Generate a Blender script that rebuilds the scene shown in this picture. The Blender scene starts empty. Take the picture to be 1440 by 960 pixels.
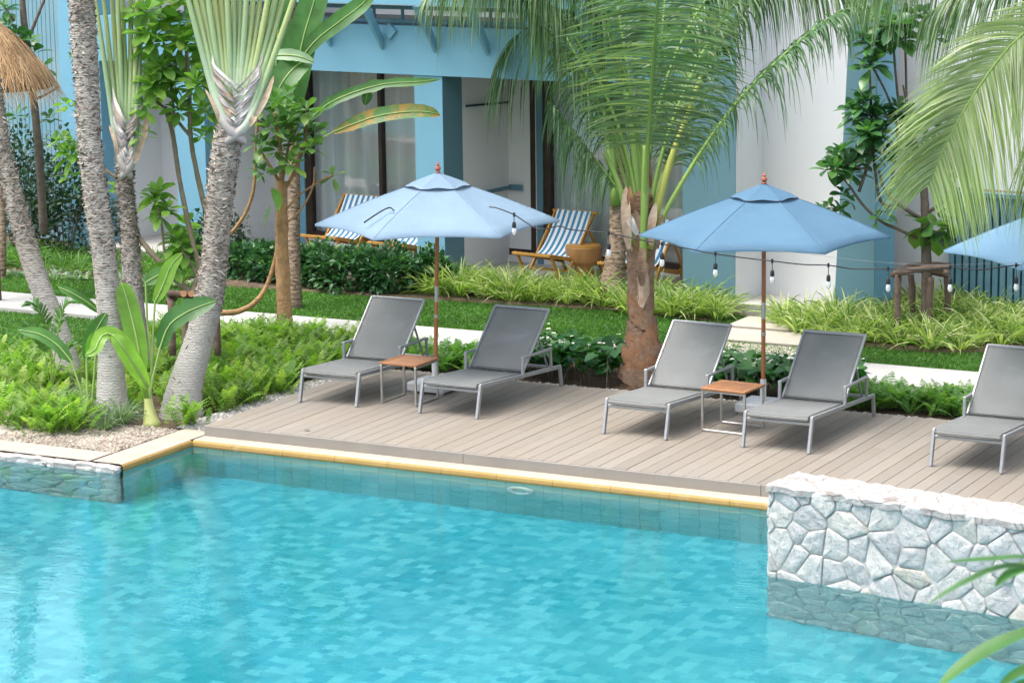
import bpy, math, random
import numpy as np
from mathutils import Vector, Matrix
random.seed(7); RNG = np.random.default_rng(7)
SC = bpy.context.scene
COL = SC.collection
PI = math.pi
# ------------------------------------------------------------------ camera frame
FPX, PITCH, ROLL, YAW, CAMH = 3709.28, 0.18559528, -0.01281912, -0.48360315, 5.75
def _cam_axes():
    fw = np.array([0, math.cos(PITCH), -math.sin(PITCH)]); rt = np.array([1., 0, 0]); up = np.cross(rt, fw)
    c, s = math.cos(ROLL), math.sin(ROLL)
    r2 = c*rt + s*up; u2 = -s*rt + c*up
    a = np.array([math.cos(YAW), math.sin(YAW), 0]); b = np.array([-math.sin(YAW), math.cos(YAW), 0])
    T = lambda v: np.array([v@a, v@b, v[2]])
    return T(fw), T(r2), T(u2)
FW, RT, UP = _cam_axes()
CAM = np.array([0, 0, CAMH])
def ray(px, py): return FW + RT*(px-720)/FPX - UP*(py-480)/FPX
def D(px, py, d): return CAM + ray(px, py)*d
def Zp(px, py, z=0.):
    r = ray(px, py); return CAM + r*((z-CAMH)/r[2])
def Yp(px, py, Y):
    r = ray(px, py); return CAM + r*(Y/r[1])
def depth_of(p): return float((np.asarray(p)-CAM)@FW)
FA = math.radians(-6.0)
FE = np.array([math.cos(FA), math.sin(FA), 0]); FM = np.array([-math.sin(FA), math.cos(FA), 0])
F0 = Zp(1034, 437, -.08)
def Fp(px, py, dep=0.):
    r = ray(px, py); t = ((F0-CAM)@FM + dep)/(r@FM); return CAM + r*t
def fs(px, dep=0., py=250): return float((Fp(px, py, dep)-F0)@FE)
def fz(px, py, dep=0.): return float(Fp(px, py, dep)[2])
def FP(s, dep, z): 
    p = F0 + FE*s + FM*dep; return np.array([p[0], p[1], z])
# ------------------------------------------------------------------ object helpers
def link(o, parent=None):
    COL.objects.link(o)
    if parent is not None:
        o.parent = parent
        o.matrix_parent_inverse = Matrix.Translation(-parent.location) if parent.rotation_euler.z == 0 else parent.matrix_basis.inverted()
    return o
def tag(o, label=None, cat=None, group=None, kind=None):
    if label: o['label'] = label
    if cat: o['category'] = cat
    if group: o['group'] = group
    if kind: o['kind'] = kind
    return o
def empty(name, loc, label=None, cat=None, group=None):
    o = bpy.data.objects.new(name, None); o.location = [float(v) for v in loc]; o.empty_display_size = .1
    COL.objects.link(o); return tag(o, label, cat, group)
def child(o, parent):
    o.parent = parent; return o
def mesh_np(name, V, F, mat, parent=None, smooth=False, rnd=None, local=False):
    """V (n,3), F (m,k) array or list of tuples; world coords unless local"""
    V = np.asarray(V, dtype=np.float64).reshape(-1, 3)
    me = bpy.data.meshes.new(name)
    if isinstance(F, np.ndarray):
        m, k = F.shape
        me.vertices.add(len(V)); me.vertices.foreach_set('co', V.astype(np.float32).ravel())
        me.loops.add(m*k); me.loops.foreach_set('vertex_index', F.astype(np.int32).ravel())
        me.polygons.add(m); me.polygons.foreach_set('loop_start', np.arange(0, m*k, k, dtype=np.int32))
        try: me.polygons.foreach_set('loop_total', np.full(m, k, dtype=np.int32))
        except Exception: pass
        me.update(calc_edges=True)
    else:
        me.from_pydata([tuple(v) for v in V], [], F); me.update()
    if smooth: me.polygons.foreach_set('use_smooth', np.ones(len(me.polygons), dtype=bool))
    if rnd is not None:
        at = me.attributes.new('rnd', 'FLOAT', 'FACE'); at.data.foreach_set('value', np.asarray(rnd, dtype=np.float32))
    mats = mat if isinstance(mat, (list, tuple)) else [mat]
    for m_ in mats: me.materials.append(m_)
    o = bpy.data.objects.new(name, me); COL.objects.link(o)
    if parent is not None:
        o.parent = parent
        if not local:
            rt_ = parent
            while rt_.parent: rt_ = rt_.parent
            M = rt_.matrix_basis.inverted() if rt_.type == 'EMPTY' else Matrix.Identity(4)
            me.transform(M)
    return o
class MB:
    def __init__(s): s.V = []; s.F = []; s.M = []
    def add(s, V, F, m=0):
        n = len(s.V); s.V += [tuple(float(c) for c in v) for v in V]; s.F += [tuple(int(i)+n for i in f) for f in F]; s.M += [m]*len(F); return s
    def quad(s, a, b, c, d, m=0): return s.add([a, b, c, d], [(0, 1, 2, 3)], m)
    def box(s, c, size, R=None, m=0, bev=0.0):
        hx, hy, hz = size[0]/2, size[1]/2, size[2]/2
        if bev > 0:
            b = min(bev, hx*.9, hy*.9, hz*.9); V = []
            for sx in (-1, 1):
                for sy in (-1, 1):
                    for sz in (-1, 1):
                        V += [(sx*hx, sy*(hy-b), sz*(hz-b)), (sx*(hx-b), sy*hy, sz*(hz-b)), (sx*(hx-b), sy*(hy-b), sz*hz)]
            idx = lambda x, y, z, k: ((x*2+y)*2+z)*3+k
            F = []
            for v in (0, 1):
                F.append([idx(v, 0, 0, 0), idx(v, 1, 0, 0), idx(v, 1, 1, 0), idx(v, 0, 1, 0)])
                F.append([idx(0, v, 0, 1), idx(1, v, 0, 1), idx(1, v, 1, 1), idx(0, v, 1, 1)])
                F.append([idx(0, 0, v, 2), idx(1, 0, v, 2), idx(1, 1, v, 2), idx(0, 1, v, 2)])
            for a in (0, 1):
                for b_ in (0, 1):
                    F.append([idx(a, b_, 0, 0), idx(a, b_, 1, 0), idx(a, b_, 1, 1), idx(a, b_, 0, 1)])
                    F.append([idx(a, 0, b_, 0), idx(a, 1, b_, 0), idx(a, 1, b_, 2), idx(a, 0, b_, 2)])
                    F.append([idx(0, a, b_, 1), idx(1, a, b_, 1), idx(1, a, b_, 2), idx(0, a, b_, 2)])
                    for c_ in (0, 1): F.append([idx(a, b_, c_, 0), idx(a, b_, c_, 1), idx(a, b_, c_, 2)])
        else:
            V = [(sx*hx, sy*hy, sz*hz) for sx in (-1, 1) for sy in (-1, 1) for sz in (-1, 1)]
            F = [(0, 1, 3, 2), (4, 6, 7, 5), (0, 4, 5, 1), (2, 3, 7, 6), (0, 2, 6, 4), (1, 5, 7, 3)]
        out = []
        for v in V:
            v = Vector(v)
            if R is not None: v = R @ v
            out.append((v[0]+c[0], v[1]+c[1], v[2]+c[2]))
        return s.add(out, F, m)
    def bar(s, p, q, w, h, m=0, bev=.004, up=(0, 0, 1)):
        p, q = Vector([float(v) for v in p]), Vector([float(v) for v in q]); d = q-p; L = d.length; y = d.normalized()
        u = Vector(up); x = y.cross(u)
        if x.length < 1e-4: x = y.cross(Vector((1, 0, 0)))
        x.normalize(); z = x.cross(y); R = Matrix((x, y, z)).transposed()
        return s.box((p+q)/2, (w, L, h), R, m, bev)
    def tube(s, pts, r, n=8, m=0, cap=True, jit=0., rings=None):
        P = [np.asarray(p, float) for p in pts]
        if np.isscalar(r): r = [r]*len(P)
        T = []
        for i in range(len(P)):
            t = P[min(i+1, len(P)-1)]-P[max(i-1, 0)]; T.append(t/(np.linalg.norm(t)+1e-9))
        a = np.cross(T[0], [0, 0, 1.]); 
        if np.linalg.norm(a) < 1e-3: a = np.cross(T[0], [1., 0, 0])
        a /= np.linalg.norm(a); V = []
        for i, p in enumerate(P):
            a = a - T[i]*(a@T[i]); a /= np.linalg.norm(a); b = np.cross(T[i], a)
            for k in range(n):
                th = 2*PI*k/n; rr = r[i]*(1+random.uniform(-jit, jit))
                V.append(p+(a*math.cos(th)+b*math.sin(th))*rr)
        F = [(i*n+k, i*n+(k+1) % n, (i+1)*n+(k+1) % n, (i+1)*n+k) for i in range(len(P)-1) for k in range(n)]
        if cap: F += [tuple(range(n))[::-1], tuple((len(P)-1)*n+k for k in range(n))]
        return s.add(V, F, m)
    def lathe(s, prof, c=(0, 0, 0), n=20, m=0, ph=0.):
        V = []; 
        for (r, z) in prof:
            for k in range(n):
                th = 2*PI*k/n+ph; V.append((c[0]+r*math.cos(th), c[1]+r*math.sin(th), c[2]+z))
        F = [(i*n+k, i*n+(k+1) % n, (i+1)*n+(k+1) % n, (i+1)*n+k) for i in range(len(prof)-1) for k in range(n)]
        F += [tuple(range(n))[::-1], tuple((len(prof)-1)*n+k for k in range(n))]
        return s.add(V, F, m)
    def build(s, name, mat, parent=None, smooth=False, local=False, autos=False):
        o = mesh_np(name, s.V, s.F, mat, parent, smooth, None, local)
        if any(s.M): o.data.polygons.foreach_set('material_index', s.M)
        if autos:
            o.data.polygons.foreach_set('use_smooth', np.ones(len(o.data.polygons), dtype=bool))
            try: o.data.set_sharp_from_angle(angle=math.radians(35))
            except Exception: pass
        return o
def copy_tree(o, parent=None):
    c = o.copy(); COL.objects.link(c); c.parent = parent
    for ch in list(o.children): copy_tree(ch, c)
    return c
def spline(pts, n):
    """Catmull-Rom resample to n points"""
    P = np.asarray(pts, float)
    if len(P) == 2: return np.array([P[0]+(P[1]-P[0])*t for t in np.linspace(0, 1, n)])
    Q = np.vstack([2*P[0]-P[1], P, 2*P[-1]-P[-2]]); m = len(P)-1; out = []
    for t in np.linspace(0, m-1e-9, n):
        i = int(t); f = t-i; a, b, c, d = Q[i], Q[i+1], Q[i+2], Q[i+3]
        out.append(.5*((2*b)+(-a+c)*f+(2*a-5*b+4*c-d)*f*f+(-a+3*b-3*c+d)*f**3))
    return np.array(out)
# ------------------------------------------------------------------ vectorised leaf strips
def strips(P, W, N, fold=0.0):
    """P (n,K,3) centre lines, W (n,K) widths, N (n,3) or (n,K,3) face normals -> V,F(quads). fold>0: centre line pushed down"""
    n, K, _ = P.shape
    T = np.gradient(P, axis=1); T /= np.linalg.norm(T, axis=2, keepdims=True)+1e-9
    if N.ndim == 2: N = np.repeat(N[:, None, :], K, 1)
    S = np.cross(T, N); S /= np.linalg.norm(S, axis=2, keepdims=True)+1e-9
    if fold == 0:
        V = np.stack([P-S*W[..., None]/2, P+S*W[..., None]/2], 2); c = 2
    else:
        NN = np.cross(S, T); up = NN*W[..., None]*fold
        V = np.stack([P-S*W[..., None]/2+up, P, P+S*W[..., None]/2+up], 2); c = 3
    base = (np.arange(n)[:, None, None]*K + np.arange(K-1)[None, :, None])*c + np.arange(c-1)[None, None, :]
    F = np.stack([base, base+1, base+c+1, base+c], -1).reshape(-1, 4)
    return V.reshape(-1, 3), F, (K-1)*(c-1)
class LB:
    """leaf batch: collects strips"""
    def __init__(s): s.V = []; s.F = []; s.R = []; s.n = 0
    def add(s, V, F, R):
        s.V.append(V); s.F.append(F+s.n); s.R.append(R); s.n += len(V); return s
    def st(s, P, W, N, fold=0., rnd=None):
        V, F, per = strips(P, W, N, fold); n = len(P)
        if rnd is None: rnd = RNG.random(n)
        elif np.isscalar(rnd): rnd = np.full(n, rnd)
        return s.add(V, F, np.repeat(rnd, per))
    def build(s, name, mat, parent=None, smooth=True):
        return mesh_np(name, np.vstack(s.V), np.vstack(s.F), mat, parent, smooth, np.concatenate(s.R))
def norm(a): return a/(np.linalg.norm(a, axis=-1, keepdims=True)+1e-9)
def leaf_set(lb, base, dirs, L, W, droop=.25, fold=.12, K=6, prof='ob', rnd=None, curl=0.):
    """broad leaves: base (n,3) dirs (n,3) unit"""
    n = len(base); t = np.linspace(0, 1, K)
    L = np.broadcast_to(L, (n,)); W = np.broadcast_to(W, (n,))
    P = base[:, None, :] + dirs[:, None, :]*(L[:, None]*t)[..., None]
    P[..., 2] -= droop*L[:, None]*(t**2)[None, :]
    if prof == 'ob': w = np.sin(PI*np.clip(t, 0, 1)**1.35)**.8+.05
    elif prof == 'ov': w = np.sin(PI*np.clip(t, .0, 1)**.7)**.9+.04
    elif prof == 'heart': w = np.array([.55, 1.0, .95, .75, .42, .05]) if K == 6 else np.sin(PI*t**.6)+.1
    else: w = np.sin(PI*(t*.9+.06))**.5
    w[-1] = .04
    up = np.tile([0, 0, 1.], (n, 1)) + .35*RNG.normal(size=(n, 3)) - dirs*(dirs[:, 2:3])
    lb.st(P, W[:, None]*w[None, :], norm(up), fold, rnd)
def rosette(lb, c, n=14, L=.2, W=.075, axis=(0, 0, 1), spread=(15, 100), droop=.2, rnd=None):
    c = np.asarray(c, float); ax = norm(np.asarray(axis, float)); a = norm(np.cross(ax, [.3, 1, .1])); b = np.cross(ax, a)
    i = np.arange(n); az = i*2.39996+random.random()*6; el = np.radians(spread[0]+(spread[1]-spread[0])*((i+.5)/n)**.8+RNG.normal(size=n)*6)
    d = (np.cos(az)[:, None]*a+np.sin(az)[:, None]*b)*np.sin(el)[:, None]+ax*np.cos(el)[:, None]
    k = L*(.55+.45*((i+.5)/n)**.5)*RNG.uniform(.85, 1.1, n)
    leaf_set(lb, c+d*.01-ax*(i/n)[:, None]*L*.25, d, k, W*k/L*1.25, droop, .13, 6, 'ob', rnd)
# ------------------------------------------------------------------ materials
def nt(name):
    m = bpy.data.materials.new(name); m.use_nodes = True; t = m.node_tree; t.nodes.clear()
    out = t.nodes.new('ShaderNodeOutputMaterial'); return m, t, out
def N(t, typ, **kw):
    n = t.nodes.new(typ)
    for k, v in kw.items():
        if k.startswith('_'): setattr(n, k[1:], v)
        else: n.inputs[k.replace('__', ' ')].default_value = v
    return n
def rgba(c): return (c[0], c[1], c[2], 1)
def mixc(t, fac, a, b, mode='MIX'):
    n = t.nodes.new('ShaderNodeMix'); n.data_type = 'RGBA'; n.blend_type = mode
    for sock, v in ((n.inputs[0], fac), (n.inputs[6], a), (n.inputs[7], b)):
        if hasattr(v, 'is_output') or isinstance(v, bpy.types.NodeSocket): t.links.new(v, sock)
        elif isinstance(v, (int, float)): sock.default_value = v
        else: sock.default_value = rgba(v)
    return n.outputs[2]
def noise(t, scale, detail=4, coord='Object', rough=.6, vec=None, dist=0.):
    n = N(t, 'ShaderNodeTexNoise', Scale=scale, Detail=detail, Roughness=rough, Distortion=dist)
    if vec is None: vec = t.nodes.new('ShaderNodeTexCoord').outputs[coord]
    t.links.new(vec, n.inputs['Vector']); return n.outputs['Fac']
def ramp(t, fac, stops):
    n = t.nodes.new('ShaderNodeValToRGB'); e = n.color_ramp.elements
    while len(e) < len(stops): e.new(.5)
    for k, (p, c) in enumerate(stops):
        e[k].position = p; e[k].color = rgba(c) if not np.isscalar(c) else (c, c, c, 1)
    t.links.new(fac, n.inputs[0]); return n.outputs[0]
def maprange(t, v, a, b, c, d):
    n = N(t, 'ShaderNodeMapRange'); 
    for i, x in enumerate((a, b, c, d)): n.inputs[i+1].default_value = x
    t.links.new(v, n.inputs[0]); return n.outputs[0]
def mapping(t, scale=(1, 1, 1), rot=(0, 0, 0), coord='Object', loc=(0, 0, 0)):
    m = t.nodes.new('ShaderNodeMapping'); m.inputs['Scale'].default_value = scale; m.inputs['Rotation'].default_value = rot; m.inputs['Location'].default_value = loc
    t.links.new(t.nodes.new('ShaderNodeTexCoord').outputs[coord], m.inputs[0]); return m.outputs[0]
def pbsdf(t, out, col, rough=.5, spec=.5, metal=0., bump=None, bstr=.3, bdist=.01, coat=0.):
    p = t.nodes.new('ShaderNodeBsdfPrincipled')
    if isinstance(col, bpy.types.NodeSocket): t.links.new(col, p.inputs['Base Color'])
    else: p.inputs['Base Color'].default_value = rgba(col)
    if isinstance(rough, bpy.types.NodeSocket): t.links.new(rough, p.inputs['Roughness'])
    else: p.inputs['Roughness'].default_value = rough
    p.inputs['Specular IOR Level'].default_value = spec; p.inputs['Metallic'].default_value = metal
    if coat: p.inputs['Coat Weight'].default_value = coat
    if bump is not None:
        b = N(t, 'ShaderNodeBump', Strength=bstr, Distance=bdist); t.links.new(bump, b.inputs['Height']); t.links.new(b.outputs[0], p.inputs['Normal'])
    t.links.new(p.outputs[0], out.inputs[0]); return p
def simple(name, c1, c2=None, scale=8, rough=.6, bump=.15, bs=60, metal=0., spec=.4, dist=.004):
    m, t, out = nt(name); c2 = c2 or tuple(x*.8 for x in c1)
    col = mixc(t, ramp(t, noise(t, scale, 5), [(.35, 0), (.68, 1)]), c1, c2)
    pbsdf(t, out, col, rough, spec, metal, noise(t, bs, 3), bump, dist); return m
def leafmat(name, c1, c2, rough=.4, trans=.3, c3=None, clump=1.2, spec=.4, c3pos=.85):
    m, t, out = nt(name)
    a = t.nodes.new('ShaderNodeAttribute'); a.attribute_name = 'rnd'
    stops = [(0, c1), (1, c2)] if c3 is None else [(0, c1), (c3pos-.05, c2), (1, c3)]
    col = ramp(t, a.outputs['Fac'], stops)
    cl = ramp(t, noise(t, clump, 2), [(.3, .72), (.7, 1.18)])
    col = mixc(t, 1., col, cl, 'MULTIPLY')
    p = pbsdf(t, out, col, rough, spec)
    tr = t.nodes.new('ShaderNodeBsdfTranslucent'); tc = mixc(t, 1., col, (1.25, 1.5, .6), 'MULTIPLY'); t.links.new(tc, tr.inputs[0])
    mx = N(t, 'ShaderNodeMixShader'); mx.inputs[0].default_value = trans
    t.links.new(p.outputs[0], mx.inputs[1]); t.links.new(tr.outputs[0], mx.inputs[2]); t.links.new(mx.outputs[0], out.inputs[0]); return m
def plaster(name, c, var=.06, stain=(.5, .5, .45)):
    m, t, out = nt(name)
    n1 = ramp(t, noise(t, .9, 5), [(.3, 0), (.75, 1)])
    col = mixc(t, n1, c, tuple(x*(1-var) for x in c))
    st = ramp(t, noise(t, 1, 6, vec=mapping(t, (6, 6, .7))), [(.58, 0), (.8, .35)])
    col = mixc(t, st, col, tuple(a*b for a, b in zip(c, stain)))
    pbsdf(t, out, col, .75, .25, 0, noise(t, 90, 3), .12, .003); return m
MT = {}
MT['white_wall'] = plaster('white_plaster', (.78, .785, .80), .05, (.85, .84, .8))
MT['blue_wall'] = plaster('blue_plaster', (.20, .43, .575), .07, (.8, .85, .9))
MT['blue_dark'] = plaster('grey_blue_and_shade_plaster', (.13, .25, .31), .08, (.85, .9, .9))
MT['slat'] = simple('teal_slat_paint', (.10, .22, .29), (.14, .28, .35), 5, .6)
MT['gap_shade'] = simple('gap_shade_black', (.015, .025, .03), None, 3, .8)  # near-black colour standing in for shade inside gaps
MT['frame_brown'] = simple('dark_brown_frame', (.035, .022, .016), (.06, .035, .025), 6, .4)
MT['terrace'] = simple('terrace_floor', (.52, .5, .47), (.44, .42, .4), 2, .7)
MT['soil'] = simple('soil', (.07, .045, .03), (.13, .09, .06), 6, .95, .6, 40, dist=.02)
MT['path'] = simple('concrete_path', (.50, .485, .46), (.42, .405, .375), 1.3, .85, .25, 150)
MT['paver'] = simple('paving', (.52, .46, .38), (.44, .4, .34), 1.8, .8)
MT['alu'] = simple('brushed_grey_metal', (.36, .37, .38), (.31, .32, .33), 20, .45, .05, 200, .5)
MT['steel'] = simple('steel_tube', (.5, .49, .46), (.4, .39, .37), 15, .35, .05, 200, .8)
MT['concrete_white'] = simple('white_concrete_base', (.62, .64, .66), (.5, .52, .54), 5, .8, .2)
MT['white_tube'] = simple('white_tube', (.7, .7, .7), (.6, .6, .6), 6, .5)
MT['black'] = simple('black_rubber', (.02, .022, .025), None, 5, .6)
MT['stem'] = simple('pale_stem', (.24, .2, .13), (.17, .14, .09), 14, .8, .4, 60, dist=.01)
MT['stem_dark'] = simple('dark_stem', (.09, .07, .055), (.14, .12, .09), 14, .85, .5, 60, dist=.01)
MT['bark_orange'] = simple('bark_orange', (.44, .26, .12), (.27, .16, .08), 12, .85, .7, 30, dist=.02)
MT['log'] = simple('log_bark', (.17, .12, .09), (.1, .07, .055), 12, .9, .7, 30, dist=.015)
MT['log_cut'] = simple('log_cut_end', (.5, .26, .13), (.4, .2, .1), 12, .8)
def mat_wood(name, c1, c2, sc=(4, 60, 60), rough=.45):
    m, t, out = nt(name)
    w = noise(t, 1, 5, vec=mapping(t, sc)); col = mixc(t, ramp(t, w, [(.3, 0), (.7, 1)]), c1, c2)
    pbsdf(t, out, col, rough, .4, 0, w, .15, .003); return m
MT['teak'] = mat_wood('teak_top', (.42, .19, .08), (.28, .13, .06), (30, 4, 30))
MT['pole'] = mat_wood('red_wood_pole', (.42, .17, .065), (.30, .11, .045), (40, 40, 3))
MT['yellow_wood'] = mat_wood('yellow_wood', (.52, .27, .05), (.4, .19, .035), (8, 30, 30))
MT['stool_wood'] = mat_wood('stool_wood', (.45, .24, .09), (.33, .17, .06), (12, 12, 3))
MT['finial'] = simple('red_finial', (.4, .12, .08), None, 10, .5)
def mat_fabric(name, c, sc=900, trans=.25, fade=.12):
    m, t, out = nt(name)
    f = ramp(t, noise(t, 1.7, 4), [(.3, 0), (.75, 1)])
    col = mixc(t, f, c, tuple(min(1, x*(1+fade)+.01) for x in c))
    p = pbsdf(t, out, col, .9, .1, 0, noise(t, 3.5, 5, dist=.8), .5, .03)
    tr = t.nodes.new('ShaderNodeBsdfTranslucent'); t.links.new(col, tr.inputs[0])
    mx = N(t, 'ShaderNodeMixShader'); mx.inputs[0].default_value = trans
    t.links.new(p.outputs[0], mx.inputs[1]); t.links.new(tr.outputs[0], mx.inputs[2]); t.links.new(mx.outputs[0], out.inputs[0]); return m
MT['canopy_pale'] = mat_fabric('pale_blue_canvas', (.225, .32, .42))
MT['canopy_blue'] = mat_fabric('blue_canvas', (.10, .195, .29))
MT['canopy_mid'] = mat_fabric('light_blue_canvas', (.16, .285, .40))
MT['curtain'] = mat_fabric('sheer_curtain', (.88, .92, .93), trans=.15)
MT['edge_dark'] = simple('dark_edging', (.03, .045, .07), None, 5, .7)
def mat_sling():
    m, t, out = nt('grey_sling_mesh')
    v = mapping(t, (1, 1, 1)); ch = t.nodes.new('ShaderNodeTexChecker'); ch.inputs['Scale'].default_value = 260; t.links.new(v, ch.inputs[0])
    col = mixc(t, ramp(t, noise(t, 3.5, 5), [(.35, 0), (.75, 1)]), (.19, .198, .193), (.225, .233, .226))
    col = mixc(t, ramp(t, noise(t, 2.2, 6, dist=1.2), [(.62, 0), (.78, .4)]), col, (.27, .295, .295))
    col = mixc(t, .25, col, ch.outputs['Color'], 'OVERLAY')
    p = pbsdf(t, out, col, .7, .15, 0, noise(t, 9, 3), .25, .01)
    tr = t.nodes.new('ShaderNodeBsdfTransparent'); mx = N(t, 'ShaderNodeMixShader'); mx.inputs[0].default_value = .13
    t.links.new(p.outputs[0], mx.inputs[1]); t.links.new(tr.outputs[0], mx.inputs[2]); t.links.new(mx.outputs[0], out.inputs[0]); return m
MT['sling'] = mat_sling()
def mat_stripe():
    m, t, out = nt('striped_canvas')
    s = t.nodes.new('ShaderNodeSeparateXYZ'); t.links.new(t.nodes.new('ShaderNodeTexCoord').outputs['Object'], s.inputs[0])
    mm = t.nodes.new('ShaderNodeMath'); mm.operation = 'MULTIPLY_ADD'; mm.inputs[1].default_value = 11.; mm.inputs[2].default_value = 20.25; t.links.new(s.outputs[0], mm.inputs[0])
    fr = t.nodes.new('ShaderNodeMath'); fr.operation = 'FRACT'; t.links.new(mm.outputs[0], fr.inputs[0])
    g = t.nodes.new('ShaderNodeMath'); g.operation = 'GREATER_THAN'; g.inputs[1].default_value = .52; t.links.new(fr.outputs[0], g.inputs[0])
    pbsdf(t, out, mixc(t, g.outputs[0], (.74, .77, .80), (.055, .22, .38)), .85, .15, 0, noise(t, 300, 2), .1, .002); return m
MT['stripe'] = mat_stripe()
def mat_trunk(name, c1, c2, c3, freq=26, pale=None):
    m, t, out = nt(name)
    v = mapping(t, (1, 1, 1)); nz = t.nodes.new('ShaderNodeTexNoise'); nz.inputs['Scale'].default_value = 5; nz.inputs['Detail'].default_value = 4; t.links.new(v, nz.inputs[0])
    wv = N(t, 'ShaderNodeTexWave', Scale=freq/6.28*1.6, Distortion=7.5, Detail=4., _bands_direction='Z'); wv.inputs['Detail Scale'].default_value = 2.5; t.links.new(v, wv.inputs[0])
    big = ramp(t, noise(t, 2.2, 5), [(.32, 0), (.7, 1)])
    col = mixc(t, big, c1, c2)
    dk = ramp(t, noise(t, 1, 5, vec=mapping(t, (14, 14, 45))), [(.38, 1), (.50, 0)])
    col = mixc(t, dk, col, c3)
    col = mixc(t, ramp(t, wv.outputs['Fac'], [(.0, .25), (.18, 0)]), col, c3)
    if pale:
        sz = t.nodes.new('ShaderNodeSeparateXYZ'); t.links.new(t.nodes.new('ShaderNodeTexCoord').outputs['Object'], sz.inputs[0])
        hz = maprange(t, sz.outputs[2], .7, 1.7, .85, 0.); col = mixc(t, hz, col, mixc(t, big, pale, tuple(x*.86 for x in pale)))
        col = mixc(t, ramp(t, wv.outputs['Fac'], [(.0, .22), (.12, 0)]), col, c3)
    h = mixc(t, .5, wv.outputs['Fac'], noise(t, 1, 4, vec=mapping(t, (20, 20, 60))))
    pbsdf(t, out, col, .9, .2, 0, h, .7, .012); return m
MT['trunk_grey'] = mat_trunk('ringed_grey_bark', (.45, .41, .365), (.32, .275, .23), (.09, .068, .05), 46, (.46, .44, .415))
MT['trunk_brown'] = mat_trunk('ringed_brown_bark', (.33, .25, .18), (.22, .16, .11), (.08, .055, .04), 18)
MT['trunk_coco'] = mat_trunk('coconut_bark', (.25, .155, .10), (.14, .085, .055), (.07, .042, .028), 12)
MT['sheath'] = simple('dry_sheath', (.48, .38, .28), (.33, .22, .14), 9, .8, .5, 25, dist=.015)
def mat_petiole(name, c1, c2, c3, c0=None):
    m, t, out = nt(name)
    a = t.nodes.new('ShaderNodeAttribute'); a.attribute_name = 'rnd'
    col = ramp(t, a.outputs['Fac'], [(0, c1), (.6, c2), (1, c3)] if c0 is None else [(0, c0), (.10, c0), (.26, c1), (.6, c2), (1, c3)])
    pbsdf(t, out, col, .45, .4, 0, noise(t, 30, 3), .2, .006); return m
MT['petiole'] = mat_petiole('petiole', (.30, .42, .20), (.40, .50, .16), (.52, .52, .20))
MT['petiole_fan'] = mat_petiole('fan_petiole', (.42, .48, .38), (.27, .38, .20), (.37, .43, .16), (.40, .35, .33))
MT['petiole_coco'] = mat_petiole('coconut_petiole', (.17, .30, .07), (.25, .37, .08), (.42, .42, .1))
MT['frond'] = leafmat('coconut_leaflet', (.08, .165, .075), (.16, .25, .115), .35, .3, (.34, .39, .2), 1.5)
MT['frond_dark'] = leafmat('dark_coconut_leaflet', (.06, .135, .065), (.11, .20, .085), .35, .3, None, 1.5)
MT['frond_light'] = leafmat('pale_coconut_leaflet', (.22, .31, .13), (.36, .44, .2), .35, .35, (.5, .54, .32), 1.5)  # pale yellow green leaflets
MT['leaf_bright'] = leafmat('bright_leaf', (.11, .245, .05), (.22, .40, .075), .35, .45, (.31, .47, .1), 3)
MT['leaf_mid'] = leafmat('mid_green_leaf', (.06, .16, .04), (.12, .25, .06), .35, .35, (.2, .34, .08), 3)
MT['leaf_dark'] = leafmat('dark_green_leaf', (.03, .11, .04), (.065, .18, .055), .3, .3, (.12, .27, .07), 3, .55)
MT['hedge'] = leafmat('hedge_leaf', (.03, .10, .04), (.06, .17, .065), .4, .3, (.12, .25, .09), 2)
MT['heart'] = leafmat('heart_leaf', (.025, .10, .03), (.055, .17, .045), .35, .3, (.1, .24, .06), 4)
MT['fern'] = leafmat('fern_leaf', (.12, .24, .045), (.23, .38, .06), .5, .45, (.36, .46, .1), 1.1)
MT['fern_dark'] = leafmat('fern_leaf_dark', (.08, .20, .05), (.15, .31, .065), .5, .4, (.22, .38, .09), 1.1)
MT['liriope'] = leafmat('variegated_blade', (.11, .22, .05), (.34, .45, .13), .4, .4, (.66, .68, .36), 2, c3pos=.6)
MT['grass'] = leafmat('lawn_blade', (.06, .16, .03), (.11, .26, .045), .5, .35, (.19, .33, .06), .9)
MT['lawn'] = simple('lawn_soil', (.05, .12, .03), (.035, .08, .02), 4, .95)
MT['greygreen'] = leafmat('grey_green_leaf', (.13, .22, .11), (.24, .33, .19), .5, .3, (.32, .4, .25), 3)
MT['banana'] = leafmat('banana_leaf', (.06, .17, .05), (.10, .24, .06), .35, .45, None, 4)
MT['banana_bright'] = leafmat('young_banana_leaf', (.16, .34, .05), (.26, .45, .07), .35, .45, None, 4)
MT['straw'] = leafmat('thatch_straw', (.30, .18, .09), (.50, .33, .18), .8, .05, (.62, .46, .28), 4, .2)
MT['shade_leaf'] = leafmat('shade_shrub_leaf', (.015, .045, .022), (.035, .085, .04), .5, .2, None, 2)  # leaf colour darkened to carry the shadow at the left edge
MT['flower'] = simple('white_flower', (.8, .78, .7), (.7, .7, .6), 10, .6)
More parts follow.
